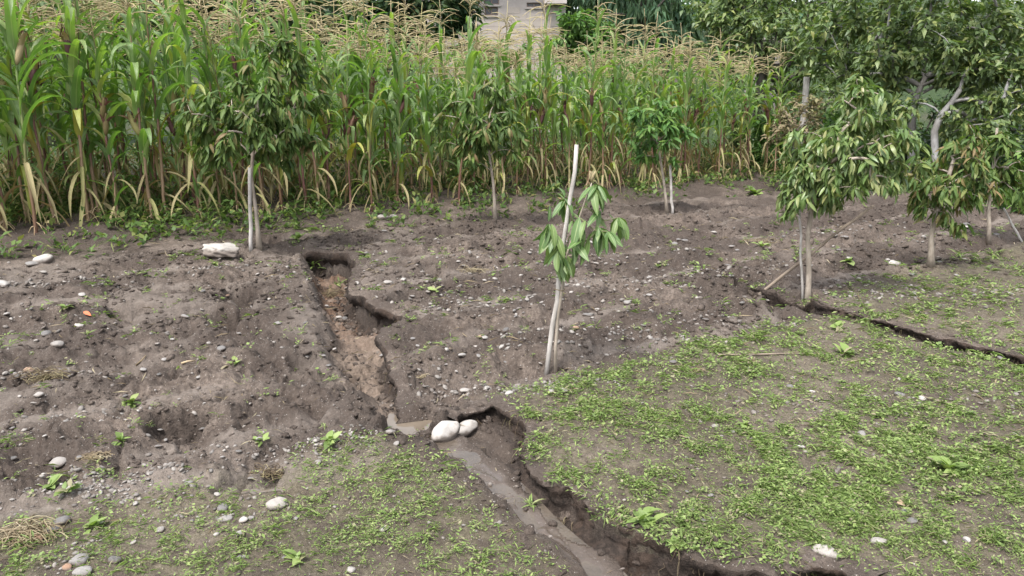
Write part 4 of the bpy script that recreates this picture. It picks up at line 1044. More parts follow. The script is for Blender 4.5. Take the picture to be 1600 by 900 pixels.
def maize_detailed(loc, pi, sc, rs, label, group, dry):
    t = thing('maize_plant', loc, label, 'maize plant', group, rs.rand() * 6.28)
    t.scale = (sc, sc, sc * rs.uniform(.90, 1.14)); t.rotation_euler = (rs.normal(0, .035), rs.normal(0, .035), rs.rand() * 6.28)
    put('stalk', STK_me[pi], t)
    for kd, i, z, a, ti, s in leaf_plan(pi, rs, dry):
        me = {'g': ML_me, 'y': MY_me, 'd': MD_me}[kd][i]
        put('leaf', me, t, at_h(pi, z), (0, ti, a), (s, s, s))
    if rs.rand() < .92: put('tassel', TAS_me[pi], t)
    for q in range(rs.choice([0, 1, 1, 2])):
        e = rs.randint(4); eo = put('ear', EAR_me[e], t, at_h(pi, rs.uniform(.85, 1.3)) , (0, rs.uniform(0, .2), rs.rand() * 6.28)); put('silk', SILK_me[e], eo)
    put('brace_root', BR_me[rs.randint(4)], t)
    return t
FOL = []
for v in range(7):
    rs = np.random.RandomState(500 + v); pi = v % NP
    mg, md = MB(), MB()
    for kd, i, z, a, ti, s in leaf_plan(pi, rs, .4):
        V_, Q_, T_, U_ = {'g': ML, 'y': ML, 'd': MD}[kd][i]
        Rm = np.array(Matrix.Rotation(a, 3, 'Z') @ Matrix.Rotation(ti, 3, 'Y'))
        (md if kd == 'd' else mg).add((V_ * s) @ Rm.T + at_h(pi, z), Q_, T_, U_)
    FOL.append((pi, mg.mesh('foliage', M['maize']), md.mesh('dry_foliage', M['maize_dry']) if md.n else None))
def maize_simple(loc, v, sc, rs, label, group):
    pi, g, d = FOL[v]
    t = thing('maize_plant', loc, label, 'maize plant', group)
    t.scale = (sc, sc, sc * rs.uniform(.90, 1.14)); t.rotation_euler = (rs.normal(0, .035), rs.normal(0, .035), rs.rand() * 6.28)
    put('stalk', STK_me[pi], t); put('foliage', g, t)
    if d: put('dry_foliage', d, t)
    put('tassel', TAS_me[pi], t)
ELEN = np.linalg.norm(EDGE_B - EDGE_A)
rs = np.random.RandomState(77)
def row_label(row, px):
    w = ['front', 'second'][row] if row < 2 else 'rear'
    if px < 110: s = 'at the far left of the stand'
    elif px < 300: s = 'left of the dark avocado tree'
    elif px < 530: s = 'behind the left avocado tree'
    elif px < 700: s = 'between the left and middle avocado trees'
    elif px < 830: s = 'behind the middle avocado tree'
    elif px < 975: s = 'behind the sapling with the tall stake'
    elif px < 1090: s = 'behind the bright green avocado tree'
    else: s = 'at the yellowing right end of the stand'
    return ('%s-row maize plant %s' % (w, s)) if row < 2 else ('rear maize plant with tan tassel, ' + s)
n_m = 0; od = [0, 0]
stuff_pts = []
for row in range(9):
    s0 = .05 + row * .62; sp = [.205, .245, .33, .34, .36, .4, .45, .5, .5][row]
    u = -1.4 + rs.rand() * .2
    while u < ELEN + .1 - row * .05:
        uu = u + rs.normal(0, .07); ss = s0 + rs.normal(0, .13)
        p = EDGE_A + EDIR * uu + ENRM * ss
        u += sp
        px = 800 + FPX * p[0] / (p[1] / math.cos(_p)) * .985
        if px < -110 or px > 1700: continue
        loc = (p[0], p[1], H1(p[0], p[1]))
        f = uu / ELEN; sc = np.interp(f, [0, .3, .42, .55, 1], [1.16, 1.05, .97, .905, .84]) * rs.uniform(.82, 1.12)
        dry = np.interp(f, [0, .5, .8, 1], [.15, .35, .8, 1.0])
        if row < 2:
            od[row] += 1; n_ = od[row]
            lb_ = ('%d%s %s' % (n_, {1: 'st', 2: 'nd', 3: 'rd'}.get(n_ % 10 if n_ // 10 != 1 else 0, 'th'), row_label(row, px))) + ', counted from the left'
            maize_detailed(loc, rs.randint(NP), sc, rs, lb_, 'maize plants in the stand', dry); n_m += 1
        elif n_m < 300: maize_simple(loc, rs.randint(7), sc, rs, row_label(row, px), 'maize plants in the stand'); n_m += 1
        else: stuff_pts.append((loc, rs.randint(7), sc, rs.rand() * 6.28))
if stuff_pts:
    tg, tt = MB(), MB()
    for loc, v, sc, a in stuff_pts:
        pi, g, d = FOL[v]; Rm = np.array(Matrix.Rotation(a, 3, 'Z')) * sc
        for me, b in ((g, tg), (TAS_me[pi], tt)):
            nv = len(me.vertices); V_ = np.zeros(nv * 3, np.float32); me.vertices.foreach_get('co', V_)
            V_ = V_.reshape(-1, 3) @ Rm.T + np.array(loc)
            li = np.zeros(len(me.loops), np.int32); me.loops.foreach_get('vertex_index', li)
            tot = np.zeros(len(me.polygons), np.int32); me.polygons.foreach_get('loop_total', tot)
            st = np.zeros(len(me.polygons), np.int32); me.polygons.foreach_get('loop_start', st)
            q = st[tot == 4]; t3 = st[tot == 3]
            b.add(V_, li[q[:, None] + np.arange(4)], li[t3[:, None] + np.arange(3)] if len(t3) else None)
    o = put('maize_stand', tg.mesh('maize_stand', M['maize'])); tag(o, 'dense mass of maize leaves deep inside the stand', 'maize', None, 'stuff')
    o2 = put('tassels', tt.mesh('tassels', M['tassel']), o); o2['kind'] = 'stuff'
print('maize', n_m, len(stuff_pts))

# ------------------------------------------------------------------ ground cover: weeds and grass (nobody could count them)
def blade_tpl(L, W, bend): return low_leaf(L, W, bend)
def scatter(n, x0, x1, y0, y1, rs): return x0 + (x1 - x0) * rs.rand(n), y0 + (y1 - y0) * rs.rand(n)
rs = np.random.RandomState(91)
cg = flat(1270, 740)[:2]; cg2 = flat(1180, 860)[:2]; cl2 = flat(720, 870)[:2]
def density(x, y):
    n1 = fbm(x, y, .45, 4, 201); n2 = fbm(x, y, .12, 3, 211); s = edge_s(x, y)
    n3 = fbm(x, y, .055, 2, 221); patch = sstep(-.10, .42, n1 * .5 + n2 * .7 + n3 * .55)
    pl = region(x, y, PLATEAU, .05); ll = region(x, y, LOWLEFT, .12); fr = region(x, y, FARRIGHT, .2)
    boost = np.exp(-(((x - cg[0]) / 1.3) ** 2 + ((y - cg[1]) / .8) ** 2)) + .6 * np.exp(-(((x - cg2[0]) / .8) ** 2 + ((y - cg2[1]) / .35) ** 2))
    d = pl * (.010 + .12 * patch + .34 * boost * (.06 + .94 * patch))
    d = np.maximum(d, ll * (.010 + .085 * patch) * (1 + .8 * np.exp(-(((x - cl2[0]) / .8) ** 2 + ((y - cl2[1]) / .5) ** 2))))
    d = np.maximum(d, fr * (.008 + .06 * patch))
    till = .002 + .045 * sstep(.28, .5, n1 * .5 + n2 * .7)
    d = np.maximum(d, till * (1 - pl) * (1 - ll))
    return d
x, y = scatter(900000, -3.6, 6.0, 1.4, 9.5, rs)
r = np.hypot(x, y)
acc = rs.rand(len(x)) < density(x, y) * np.clip(3.2 / r, 0, 1) ** 1.1
acc &= (x > -y * .80 - .6) & (x < y * 1.0 + 1.0)
x, y = x[acc], y[acc]; r = r[acc]
gzc, bd_ = edge_ch(x, y, B_R, B_L, .03, .3)[0], edge_ch(x, y, G_R, G_L, .045, .26)[0]
pl_ = np.ones(len(x), bool)
for (c, rx_, ry_, dp) in POOLW[:2]: pl_ &= ((x - c[0]) / rx_) ** 2 + ((y - c[1]) / ry_) ** 2 > 1.5
ok = (gzc < .25) & (bd_ < .15) & pl_; x, y, r = x[ok], y[ok], r[ok]
z = terrain(x, y)
print('weeds', len(x))
def quad_leaf(L, W, b):
    return np.array([[0, 0, 0], [L * .45, -W / 2, .12 * W], [L, 0, -b * L], [L * .45, W / 2, .12 * W]]), None, np.array([[0, 1, 2], [0, 2, 3]]), np.array([[.5, 0], [0, .5], [.5, 1], [1, .5]])
WT = [quad_leaf(.012, .0085, .05), quad_leaf(.016, .007, .12), quad_leaf(.010, .0085, .0), quad_leaf(.031, .0026, .25), quad_leaf(.022, .0040, .1)]
mb = MB(); nlf = 8; psz = np.clip(np.exp(rs.normal(-.05, .25, len(x))), .5, 1.5)
typ = rs.choice([0, 1, 1, 2, 3, 3, 3, 4, 4], len(x)); typ = np.where((fbm(x, y, .5, 2, 231) > .3) & (typ < 1), 3, typ)
for k in range(nlf):
    az = rs.rand(len(x)) * 6.28; el = rs.uniform(-.05, .55, len(x))
    D = np.stack([np.cos(az) * np.cos(el), np.sin(az) * np.cos(el), np.sin(el)], -1)
    sc = (.6 + .8 * rs.rand(len(x))) * psz * np.clip(r / 3.2, .85, 2.2) ** .8
    A = frames(D, .3, rs) * sc[:, None, None]
    O = np.stack([x + rs.normal(0, .011, len(x)) * psz, y + rs.normal(0, .011, len(x)) * psz, z + .003 + rs.rand(len(x)) ** 2 * .03 * psz], -1)
    for v in range(5):
        m_ = typ == v; mb.inst(WT[v], A[m_], O[m_])
for li_, (lp, ln_, lz) in enumerate(LIPS):
    m_ = (260, 2600, 1300, 300)[li_]; q_ = rs.randint(0, len(lp), m_); o_ = rs.uniform(-.12, .012, m_); az = rs.rand(m_) * 6.28; el = rs.uniform(-.5, .9, m_)
    keep = rs.rand(m_) < sstep(-.35, .25, fbm(lp[q_, 0], lp[q_, 1], .10, 2, 251)) * (np.interp(lp[q_, 1], [2.9, 3.4], [1, .12]) if li_ == 1 else .8)
    q_, o_, az, el = q_[keep], o_[keep], az[keep], el[keep]; m_ = len(q_)
    O = np.stack([lp[q_, 0] + ln_[q_, 0] * o_, lp[q_, 1] + ln_[q_, 1] * o_, lz[q_] + .004 + .02 * rs.rand(m_)], -1); v_ = rs.choice([0, 1, 2, 3, 4], m_)
    A = frames(np.stack([np.cos(az) * np.cos(el), np.sin(az) * np.cos(el), np.sin(el)], -1), .4, rs) * ((.8 + .9 * rs.rand(m_)) * (1.0, 1.0, 1.5, 1.0)[li_])[:, None, None]
    for q in range(5): mb.inst(WT[q], A[v_ == q], O[v_ == q])
xs, ys = scatter(420000, -3.4, 5.0, 1.5, 6.5, rs); rr_ = np.hypot(xs, ys)
q_ = np.maximum(region(xs, ys, PLATEAU, .05), np.maximum(.55 * region(xs, ys, LOWLEFT, .1), .5 * region(xs, ys, FARRIGHT, .1)))
k_ = (rs.rand(len(xs)) < q_ * .38 * np.clip(2.8 / rr_, 0, 1) ** 1.3 * (.25 + .75 * sstep(-.4, .4, fbm(xs, ys, .3, 3, 241)))) & (np.abs(xs) < ys * .8 + .5) & (edge_ch(xs, ys, B_R, B_L, .03, .3)[0] < .2)
xs, ys, rr_ = xs[k_], ys[k_], rr_[k_]; n_ = len(xs); print('seedlings', n_)
az = rs.rand(n_) * 6.28; el = rs.uniform(0, .9, n_)
A = frames(np.stack([np.cos(az) * np.cos(el), np.sin(az) * np.cos(el), np.sin(el)], -1), .4, rs) * ((.6 + .8 * rs.rand(n_)) * np.clip(rr_ / 3, .85, 1.8))[:, None, None]
mb.inst(quad_leaf(.010, .0055, .1), A, np.stack([xs, ys, terrain(xs, ys) + .003], -1))
o = put('ground_weeds', mb.mesh('ground_weeds', M['weed'])); tag(o, 'low green weeds and grass flattened over the mud', 'weeds', None, 'stuff')

# weeds along the bank under the maize and at the back
rs = np.random.RandomState(92)
u = rs.uniform(-1.5, ELEN + 2.5, 26000); s = np.concatenate([rs.uniform(-1.0, 2.0, 19000), rs.uniform(2.0, 7.0, 7000)])
x = EDGE_A[0] + EDIR[0] * u + ENRM[0] * s; y = EDGE_A[1] + EDIR[1] * u + ENRM[1] * s
pb_ = sstep(-.25, .3, fbm(x, y, .5, 3, 301) + .3 * fbm(x, y, .15, 2, 302)) * (.18 + .37 * sstep(-.8, -.1, s) + .45 * sstep(.3, .9, s)) * np.interp(u / ELEN, [0, .5, .75, 1], [1, .9, .5, .5])
k = rs.rand(len(x)) < pb_; x, y = x[k], y[k]
xb, yb = rs.uniform(4.5, 16, 16000), rs.uniform(10, 20, 16000)
kb = (edge_s(xb, yb) < 3) & (yb - .28 * xb > 10.2) & (rs.rand(16000) < sstep(-.3, .3, fbm(xb, yb, 1.2, 3, 305))) & (edge_u(xb, yb) > ELEN - .5)
x = np.concatenate([x, xb[kb]]); y = np.concatenate([y, yb[kb]])
z = terrain(x, y); mb = MB()
WB = [low_leaf(.085, .05, .1), low_leaf(.11, .035, .2), low_leaf(.15, .012, .3), low_leaf(.07, .055, .0)]
typ = rs.randint(0, 4, len(x))
for q in range(5):
    az = rs.rand(len(x)) * 6.28; el = rs.uniform(0, 1.1, len(x))
    D = np.stack([np.cos(az) * np.cos(el), np.sin(az) * np.cos(el), np.sin(el)], -1)
    A = frames(D, .3, rs) * (.5 + .8 * rs.rand(len(x)))[:, None, None]
    O = np.stack([x + rs.normal(0, .03, len(x)), y + rs.normal(0, .03, len(x)), z + rs.rand(len(x)) ** 2 * (.16 + .4 * sstep(.3, 1.5, edge_s(x, y)) * (edge_u(x, y) < ELEN))], -1)
    for v in range(4): mb.inst(WB[v], A[typ == v], O[typ == v])
o = put('bank_weeds', mb.mesh('bank_weeds', M['weed_bank'])); tag(o, 'leafy weeds growing on the bank below the maize', 'weeds', None, 'stuff')

# ------------------------------------------------------------------ clods, gravel, straw, hanging roots
rs = np.random.RandomState(93)
ST0 = [(stone_verts(0, 400 + i, .35, 3, (1, .8, .55))) for i in range(6)]
ST1 = [(stone_verts(1, 420 + i, .5, 9, (1, .85, .55))) for i in range(5)]
def rocks(mb, x, y, size, rs, tpls, sink=.25):
    n = len(x); z = terrain(x, y); a = rs.rand(n) * 6.28
    A = np.zeros((n, 3, 3)); A[:, 0, 0] = np.cos(a); A[:, 1, 0] = np.sin(a); A[:, 0, 1] = -np.sin(a); A[:, 1, 1] = np.cos(a); A[:, 2, 2] = 1
    tl = rs.normal(0, .25, n); A[:, 2, 0] = tl; A[:, 2, 1] = rs.normal(0, .25, n)
    A *= size[:, None, None]; A[:, :, 1] *= rs.uniform(.7, 1.1, n)[:, None]; A[:, :, 2] *= rs.uniform(.6, 1.1, n)[:, None]
    O = np.stack([x, y, z + size * .35 * (1 - sink * 2)], -1); v = rs.randint(0, len(tpls), n)
    for i, (V_, F_) in enumerate(tpls): mb.inst((V_, None, F_, np.zeros((len(V_), 2))), A[v == i], O[v == i])
x, y = scatter(230000, -5.5, 7, 1.6, 11, rs); r = np.hypot(x, y)
k = (rs.rand(len(x)) < (region(x, y, TILL, .1) * .9 + .05) * np.clip(3.5 / r, 0, 1) * .50 * (.25 + sstep(-.2, .5, fbm(x, y, .4, 3, 401)) * 1.3)) & (np.abs(x) < y * .8 + .5)
x, y, r = x[k], y[k], r[k]
mb = MB(); rocks(mb, x, y, (.004 + .020 * rs.rand(len(x)) ** 3.5) * np.clip(r / 4, .8, 1.8), rs, ST0, .5)
cx_, cy_, cs_ = [], [], []
for pl_c, sgn, n_ in ((G_R, .06, 110), (G_L, .10, 36), (B_R[2:], .05, 200), (R_R, .03, 110), (B_L, .05, 60)):
    q_ = resample(pl_c, .02); q_ = q_[rs.randint(0, len(q_), n_)]
    cx_.append(q_[:, 0] + rs.normal(0, sgn, n_)); cy_.append(q_[:, 1] + rs.normal(0, sgn, n_)); cs_.append((.008 + .026 * rs.rand(n_) ** 2) * np.clip(np.hypot(q_[:, 0], q_[:, 1]) / 3.5, .8, 1.5))
rocks(mb, np.concatenate(cx_), np.concatenate(cy_), np.concatenate(cs_), rs, ST1, .3)
o = put('soil_clods', mb.mesh('soil_clods', M['clod'])); tag(o, 'loose crumbs and clods of brown soil on the dug ground', 'soil clods', None, 'stuff'); print('clods', len(x))
GRV = [(40, 582, .28, .10, 130), (130, 772, .30, .10, 170), (175, 745, .35, .07, 110), (115, 880, .10, .16, 40), (150, 440, .40, .18, 60), (40, 440, .35, .12, 70), (70, 500, .5, .3, 60), (440, 715, .25, .06, 60), (500, 700, .22, .06, 60), (560, 690, .15, .04, 30), (760, 610, .35, .10, 90), (880, 605, .35, .08, 70), (1130, 500, .5, .15, 80), (1420, 455, .9, .35, 180), (1350, 370, 1.2, .6, 200), (1230, 690, .5, .2, 40), (1280, 630, .6, .15, 60), (1500, 620, .5, .2, 40), (700, 470, .8, .5, 200), (1000, 440, 1.2, .6, 220), (300, 560, .8, .6, 70), (270, 690, .5, .3, 60), (60, 660, .4, .3, 70), (520, 450, .3, .3, 20), (1150, 420, .8, .4, 120), (820, 400, 1.5, .6, 200), (350, 420, 1.2, .3, 120), (1020, 530, .6, .12, 90), (680, 600, .3, .2, 60), (250, 800, .7, .2, 60), (880, 540, .5, .4, 120), (600, 800, .8, .3, 60), (1100, 760, .8, .4, 50)]
gx, gy, gs = [], [], []
for (px, py, sx_, sy_, n) in GRV:
    c = flat(px, py); n = int(n * 1.5)
    gx.append(c[0] + rs.normal(0, sx_ * .6, n)); gy.append(c[1] + rs.normal(0, sy_ * .6, n)); gs.append((.004 + .013 * rs.rand(n) ** 2) * np.clip(np.hypot(c[0], c[1]) / 3.6, .85, 1.7))
x, y = scatter(16000, -5, 6.5, 1.7, 10, rs); r = np.hypot(x, y)
k = (rs.rand(len(x)) < np.clip(3.2 / r, 0, 1) * (.08 + .12 * region(x, y, TILL, .1))) & (np.abs(x) < y * .8 + .5)
gx.append(x[k]); gy.append(y[k]); gs.append((.0035 + .008 * rs.rand(k.sum()) ** 2) * np.clip(r[k] / 3.5, .85, 1.7))
x, y, sz = np.concatenate(gx), np.concatenate(gy), np.concatenate(gs)
mb = MB(); rocks(mb, x, y, sz, rs, ST0, .2)
o = put('gravel', mb.mesh('gravel', M['gravel'])); tag(o, 'small grey and pale gravel strewn over the soil', 'gravel', None, 'stuff'); print('gravel', len(x))

x, y = scatter(26000, -5, 6.5, 1.5, 10.5, rs); r = np.hypot(x, y)
k = (rs.rand(len(x)) < np.clip(3.0 / r, 0, 1) * (.14 + .34 * sstep(.0, .5, fbm(x, y, .5, 3, 421)) + .22 * region(x, y, PLATEAU, .1))) & (np.abs(x) < y * .8 + .5)
x, y, r = x[k], y[k], r[k]; z = terrain(x, y); n = len(x)
az = rs.rand(n) * 6.28; el = rs.normal(.08, .12, n)
A = frames(np.stack([np.cos(az) * np.cos(el), np.sin(az) * np.cos(el), np.sin(el)], -1), .8, rs) * ((.4 + 1.2 * rs.rand(n) ** 2) * np.clip(r / 3.5, .9, 1.6))[:, None, None]
mb = MB(); mb.inst(low_leaf(.06, .0040, .15), A, np.stack([x, y, z + .005], -1))
o = put('straw_litter', mb.mesh('straw_litter', M['straw'])); tag(o, 'dry straw and rootlets scattered on the soil', 'straw', None, 'stuff'); print('straw', n)

mb = MB()
def along(pl, n, rs):
    seg = np.linalg.norm(np.diff(pl, axis=0), axis=1); c = np.concatenate([[0], np.cumsum(seg)])
    t = np.sort(rs.rand(n)) * c[-1]
    return np.stack([np.interp(t, c, pl[:, 0]), np.interp(t, c, pl[:, 1])], -1)
for pl, pg, n, L in ((G_R, np.vstack([G_R, G_L[::-1]]), 90, .14), (B_R, np.vstack([B_R, B_L[::-1]]), 190, .10), (R_R, np.vstack([R_R, R_L[::-1]]), 90, .08), (G_L[:4], np.vstack([G_R, G_L[::-1]]), 24, .14), (S_R, np.vstack([S_R, S_L[::-1]]), 40, .08)):
    c = pg.mean(0)
    for p in along(pl, n, rs):
        d = None
        for q in range(8):
            a = rs.rand() * 6.28; t_ = p + .08 * np.array([math.cos(a), math.sin(a)])
            if inside(np.array([t_[0]]), np.array([t_[1]]), pg)[0]: d = np.array([math.cos(a), math.sin(a)]); break
        if d is None: continue
        p0 = p - d * .03; z0 = H1(p0[0], p0[1]); l = L * rs.uniform(.4, 1.3); s_ = np.linspace(0, 1, 5)[:, None]
        pts = np.hstack([p0 + d * (.03 + .045 * s_ ** .6) + rs.normal(0, .006, (5, 2)), z0 + .006 - l * s_ ** 1.6 + .01 * np.sin(s_ * 3)])
        mb.tube(pts, np.array([.0012, .0013, .0011, .0009, .0005]) * rs.uniform(.6, 1.4), 3, cap=False)
o = put('hanging_roots', mb.mesh('hanging_roots', M['roots_dark'])); tag(o, 'thin roots and dead grass hanging over the cut banks', 'roots', None, 'stuff')

# ------------------------------------------------------------------ single stones
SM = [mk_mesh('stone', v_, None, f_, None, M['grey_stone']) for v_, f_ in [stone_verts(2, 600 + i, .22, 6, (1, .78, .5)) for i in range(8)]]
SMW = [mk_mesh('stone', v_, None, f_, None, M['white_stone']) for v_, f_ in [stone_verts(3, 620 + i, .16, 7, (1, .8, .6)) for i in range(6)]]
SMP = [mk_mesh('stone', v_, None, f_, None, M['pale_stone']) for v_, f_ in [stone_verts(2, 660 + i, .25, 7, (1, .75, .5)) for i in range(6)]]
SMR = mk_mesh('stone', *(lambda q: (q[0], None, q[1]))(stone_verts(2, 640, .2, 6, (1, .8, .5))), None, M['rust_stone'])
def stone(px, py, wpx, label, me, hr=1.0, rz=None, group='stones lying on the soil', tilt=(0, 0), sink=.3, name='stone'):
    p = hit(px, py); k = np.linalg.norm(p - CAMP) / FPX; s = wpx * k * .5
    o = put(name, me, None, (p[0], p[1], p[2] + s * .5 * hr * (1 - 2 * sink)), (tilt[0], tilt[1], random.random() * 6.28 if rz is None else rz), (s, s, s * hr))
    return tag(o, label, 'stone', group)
GW = 'pale stones lying on the mud'
def boulder(px, py, wpx, label, seed, sq, rz, tilt, lift, pw=1.0, rough=.14, cuts=6):
    p = hit(px, py); k = np.linalg.norm(p - CAMP) / FPX; v_, f_ = stone_verts(3, seed, rough, cuts)
    if pw != 1.0:
        v_ = ICO[3][0]; v_ = v_ * .3 + .7 * v_ / np.abs(v_).max(1)[:, None]; r2 = np.random.RandomState(seed)
        for _ in range(9):
            n_ = r2.normal(size=3) * [.7, 1, 1]; n_ /= np.linalg.norm(n_); k_ = v_ @ n_; v_ = v_ - np.clip(k_ - r2.uniform(.72, .98), 0, None)[:, None] * n_
        v_ = v_ * (1 + .05 * np.sin(v_ @ np.array([6., 4., 9.])) + .03 * np.sin(v_ @ np.array([-11., 7., 5.])))[:, None]
    w_ = wpx * k * .5; v_ = v_ * np.array(sq) * w_
    n3 = fbm(v_[:, 0] * 1 + v_[:, 2] * .7, v_[:, 1] + v_[:, 2] * .6, w_ * .6, 3, seed); v_ = v_ * (1 + .06 * n3)[:, None]
    o = put('stone', mk_mesh('stone', v_, None, f_, None, M['white_stone']), None, (p[0], p[1], p[2] + lift * w_), (tilt[0], tilt[1], rz)); return tag(o, label, 'stone', GW)
boulder(697, 682, 50, 'largest pale rounded stone, left of the pair beside the muddy puddle', 72, (1, .68, .66), .95, (.05, -.25), .34)
boulder(727, 676, 40, 'smaller white stone, right of the pair beside the muddy puddle', 75, (1, .62, .60), .5, (.1, -.2), .30)
boulder(346, 396, 50, 'flat white block of stone left of the left avocado tree trunk', 78, (1, .6, .36), .08, (.0, .03), .2, .72, .12, 10)
named = [(434, 790, 34, 'white rounded stone lying on the lower left weeds', 1), (250, 829, 15, 'small white stone below left of the white rounded stone', 1), (598, 342, 22, 'pair-like white stone at the bank foot right of the gully head', 1), (613, 340, 14, 'little white stone touching the white stone at the bank foot', 1),
    (1395, 414, 24, 'pale stone on bare soil between the two right avocado trees', 1), (1290, 866, 38, 'pale buff stone at the bottom right on the broken rim', 1), (1372, 847, 22, 'pale stone in the weeds right of the pale buff stone', 1), (1117, 667, 13, 'pinkish white pebble on the upper weedy plateau', 1),
    (497, 724, 14, 'white pebble at the edge of the mud left of the basin', 1), (610, 676, 15, 'white chip of stone left of the muddy puddle', 1), (728, 612, 18, 'pale stone on the soil above the washed-out basin', 1), (620, 694, 12, 'grey white pebble under the muddy puddle rim', 1),
    (92, 724, 28, 'light grey flat stone in the left foreground soil', 3), (61, 618, 15, 'pale grey upright stone at the left edge', 1), (125, 877, 28, 'top grey stone of the pile at the lower left', 0), (105, 888, 16, 'brown stone left of the grey pile at the lower left', 2), (128, 895, 26, 'bottom grey stone of the pile at the lower left', 0),
    (350, 795, 26, 'brownish grey slab above the two grey stones left of the white rounded stone', 0), (352, 812, 22, 'lower grey slab left of the white rounded stone', 0), (380, 814, 16, 'white flat pebble under the white rounded stone', 1), (375, 835, 15, 'grey upright stone below the white rounded stone', 0), (180, 876, 18, 'dark grey stone in the weeds right of the stone pile', 0),
    (98, 815, 24, 'grey stone in the heap beside the straw clump', 0), (82, 830, 20, 'light grey stone under the heap beside the straw clump', 0), (60, 843, 20, 'rusty stone under the straw clump', 2), (295, 757, 16, 'dark grey wet pebble by the pale mud strip', 0), (600, 828, 16, 'pinkish grey stone in the lower middle weeds', 0), (549, 892, 18, 'pale stone at the bottom edge, lower middle', 1),
    (345, 546, 15, 'flat pale grey stone on the dug ridge, left middle', 0), (124, 511, 15, 'pale stone among the left gravel', 1), (72, 523, 16, 'round brown grey stone on the left soil', 0), (90, 540, 20, 'pale broken stone among the left gravel', 1), (45, 580, 15, 'orange brown stone in the gravel at the left edge', 2), (68, 408, 28, 'pale flat stone in the grass at the far left', 1), (50, 414, 16, 'small pale stone beside the flat one at the far left', 0), (5, 446, 18, 'grey stone at the left edge below the grass', 0),
    (600, 362, 10, 'small pale chip on the soil before the bank', 1), (880, 612, 18, 'whitish flat stone right of the sapling foot', 1), (897, 610, 12, 'small reddish stone right of the sapling foot', 2), (862, 612, 12, 'small pale stone below the sapling foot', 1), (795, 616, 16, 'grey pebble on the rim above the basin', 0), (760, 608, 13, 'pale chip on the soil above the basin', 1),
    (900, 513, 12, 'orange white stone on the dug soil right of the sapling stake', 2), (790, 517, 14, 'grey stone on the dug soil left of the sapling stake', 0), (722, 556, 14, 'grey stone on the dug soil above the basin', 0), (750, 527, 10, 'small rust stone on the dug soil left of the sapling', 2), (980, 474, 14, 'pale stone on the dug soil right of the sapling', 0), (918, 494, 16, 'pale grey flat stone right of the sapling stake', 0),
    (1413, 800, 12, 'small grey stone beside the fallen brown leaf', 0), (1511, 845, 14, 'grey stone in the weeds near the right edge', 0), (1425, 815, 14, 'grey blue stone below the fallen brown leaf', 0), (1330, 800, 14, 'grey stone in the weeds left of the fallen leaf', 0), (1587, 680, 10, 'white pebble at the right edge', 1), (1346, 680, 16, 'pale stone in the upper right weeds', 0), (1418, 707, 14, 'pale chip in the right weeds', 1), (1234, 605, 12, 'grey stone on the upper plateau below the lying stick', 0), (1405, 618, 16, 'grey flat stone in the litter on the upper plateau', 0), (1440, 624, 14, 'dark grey flat stone in the litter on the upper plateau', 0), (1200, 470, 12, 'pale round stone in the hole at the foot of the leaning pole', 1), (1110, 775, 10, 'brown pebble in the dense weeds', 0), (420, 468, 10, 'white pebble on the dug soil left of the gully', 1), (355, 463, 9, 'orange pebble in the small hollow left of the gully', 2), (510, 480, 10, 'pale pebble on the soil beside the gully', 1), (630, 438, 12, 'white chip right of the gully head', 1), (607, 443, 16, 'flat white stone right of the gully head', 1)]
for i, (px, py, w, lb, kd) in enumerate(named):
    me = (SM[i % 8], SMW[i % 6] if w > 24 else SMP[i % 6], SMR, SMP[1])[kd]
    stone(px, py, w, lb, me, .9, None, 'stones lying on the soil', (random.uniform(-.15, .15), random.uniform(-.15, .15)), .34 if w > 20 else .25)
rs = np.random.RandomState(95)
zones = [((0, 560), (420, 640), 'on the dug soil left of the gully'), ((420, 600), (390, 560), 'on the soil close to the gully'), ((640, 860), (390, 590), 'on the dug soil between gully and sapling'), ((890, 1180), (360, 520), 'on the dug soil right of the sapling'), ((0, 500), (640, 890), 'in the stony lower left foreground'), ((1000, 1590), (560, 880), 'in the weeds of the right plateau'), ((1290, 1590), (345, 470), 'on the bare far right soil')]
cnts = [22, 6, 16, 16, 26, 16, 14]
for (xa, ya, w), n in zip(zones, cnts):
    for i in range(n):
        px, py = rs.uniform(*xa), rs.uniform(*ya)
        stone(px, py, rs.uniform(7, 12), 'small greyish pebble ' + w, SM[rs.randint(8)] if rs.rand() < .8 else SMP[rs.randint(6)], .75, None, 'small pebbles ' + w, (rs.normal(0, .15), rs.normal(0, .15)), .15)

# ------------------------------------------------------------------ single weeds, straw clumps, sticks, leaves
WLEAF = mk_mesh('leaf', *(lambda q: (q[0], q[1], None, q[3]))(leaf_tpl(1, .5, 4, .3, .2)), M['weed'])
WBLADE = mk_mesh('leaf', *(lambda q: (q[0], q[1], None, q[3]))(leaf_tpl(1, .12, 4, .45, .3)), M['weed'])
def weed(px, py, size, label, kind='broad', n=12, seed=0, mat=None):
    rs = np.random.RandomState(seed); p = hit(px, py); k = np.linalg.norm(p - CAMP) / FPX; s = size * k
    t = thing('weed_plant', p, label, 'weed', 'single weeds on the soil')
    for i in range(n):
        a = rs.rand() * 6.28; el = rs.uniform(.1, 1.1); l = s * rs.uniform(.5, 1.0)
        o = put('leaf', WLEAF if kind == 'broad' else WBLADE, t, (rs.normal(0, s * .12), rs.normal(0, s * .12), rs.rand() * s * .15), (rs.normal(0, .3), -el, a), (l, l * rs.uniform(.7, 1.2), l))
    return t
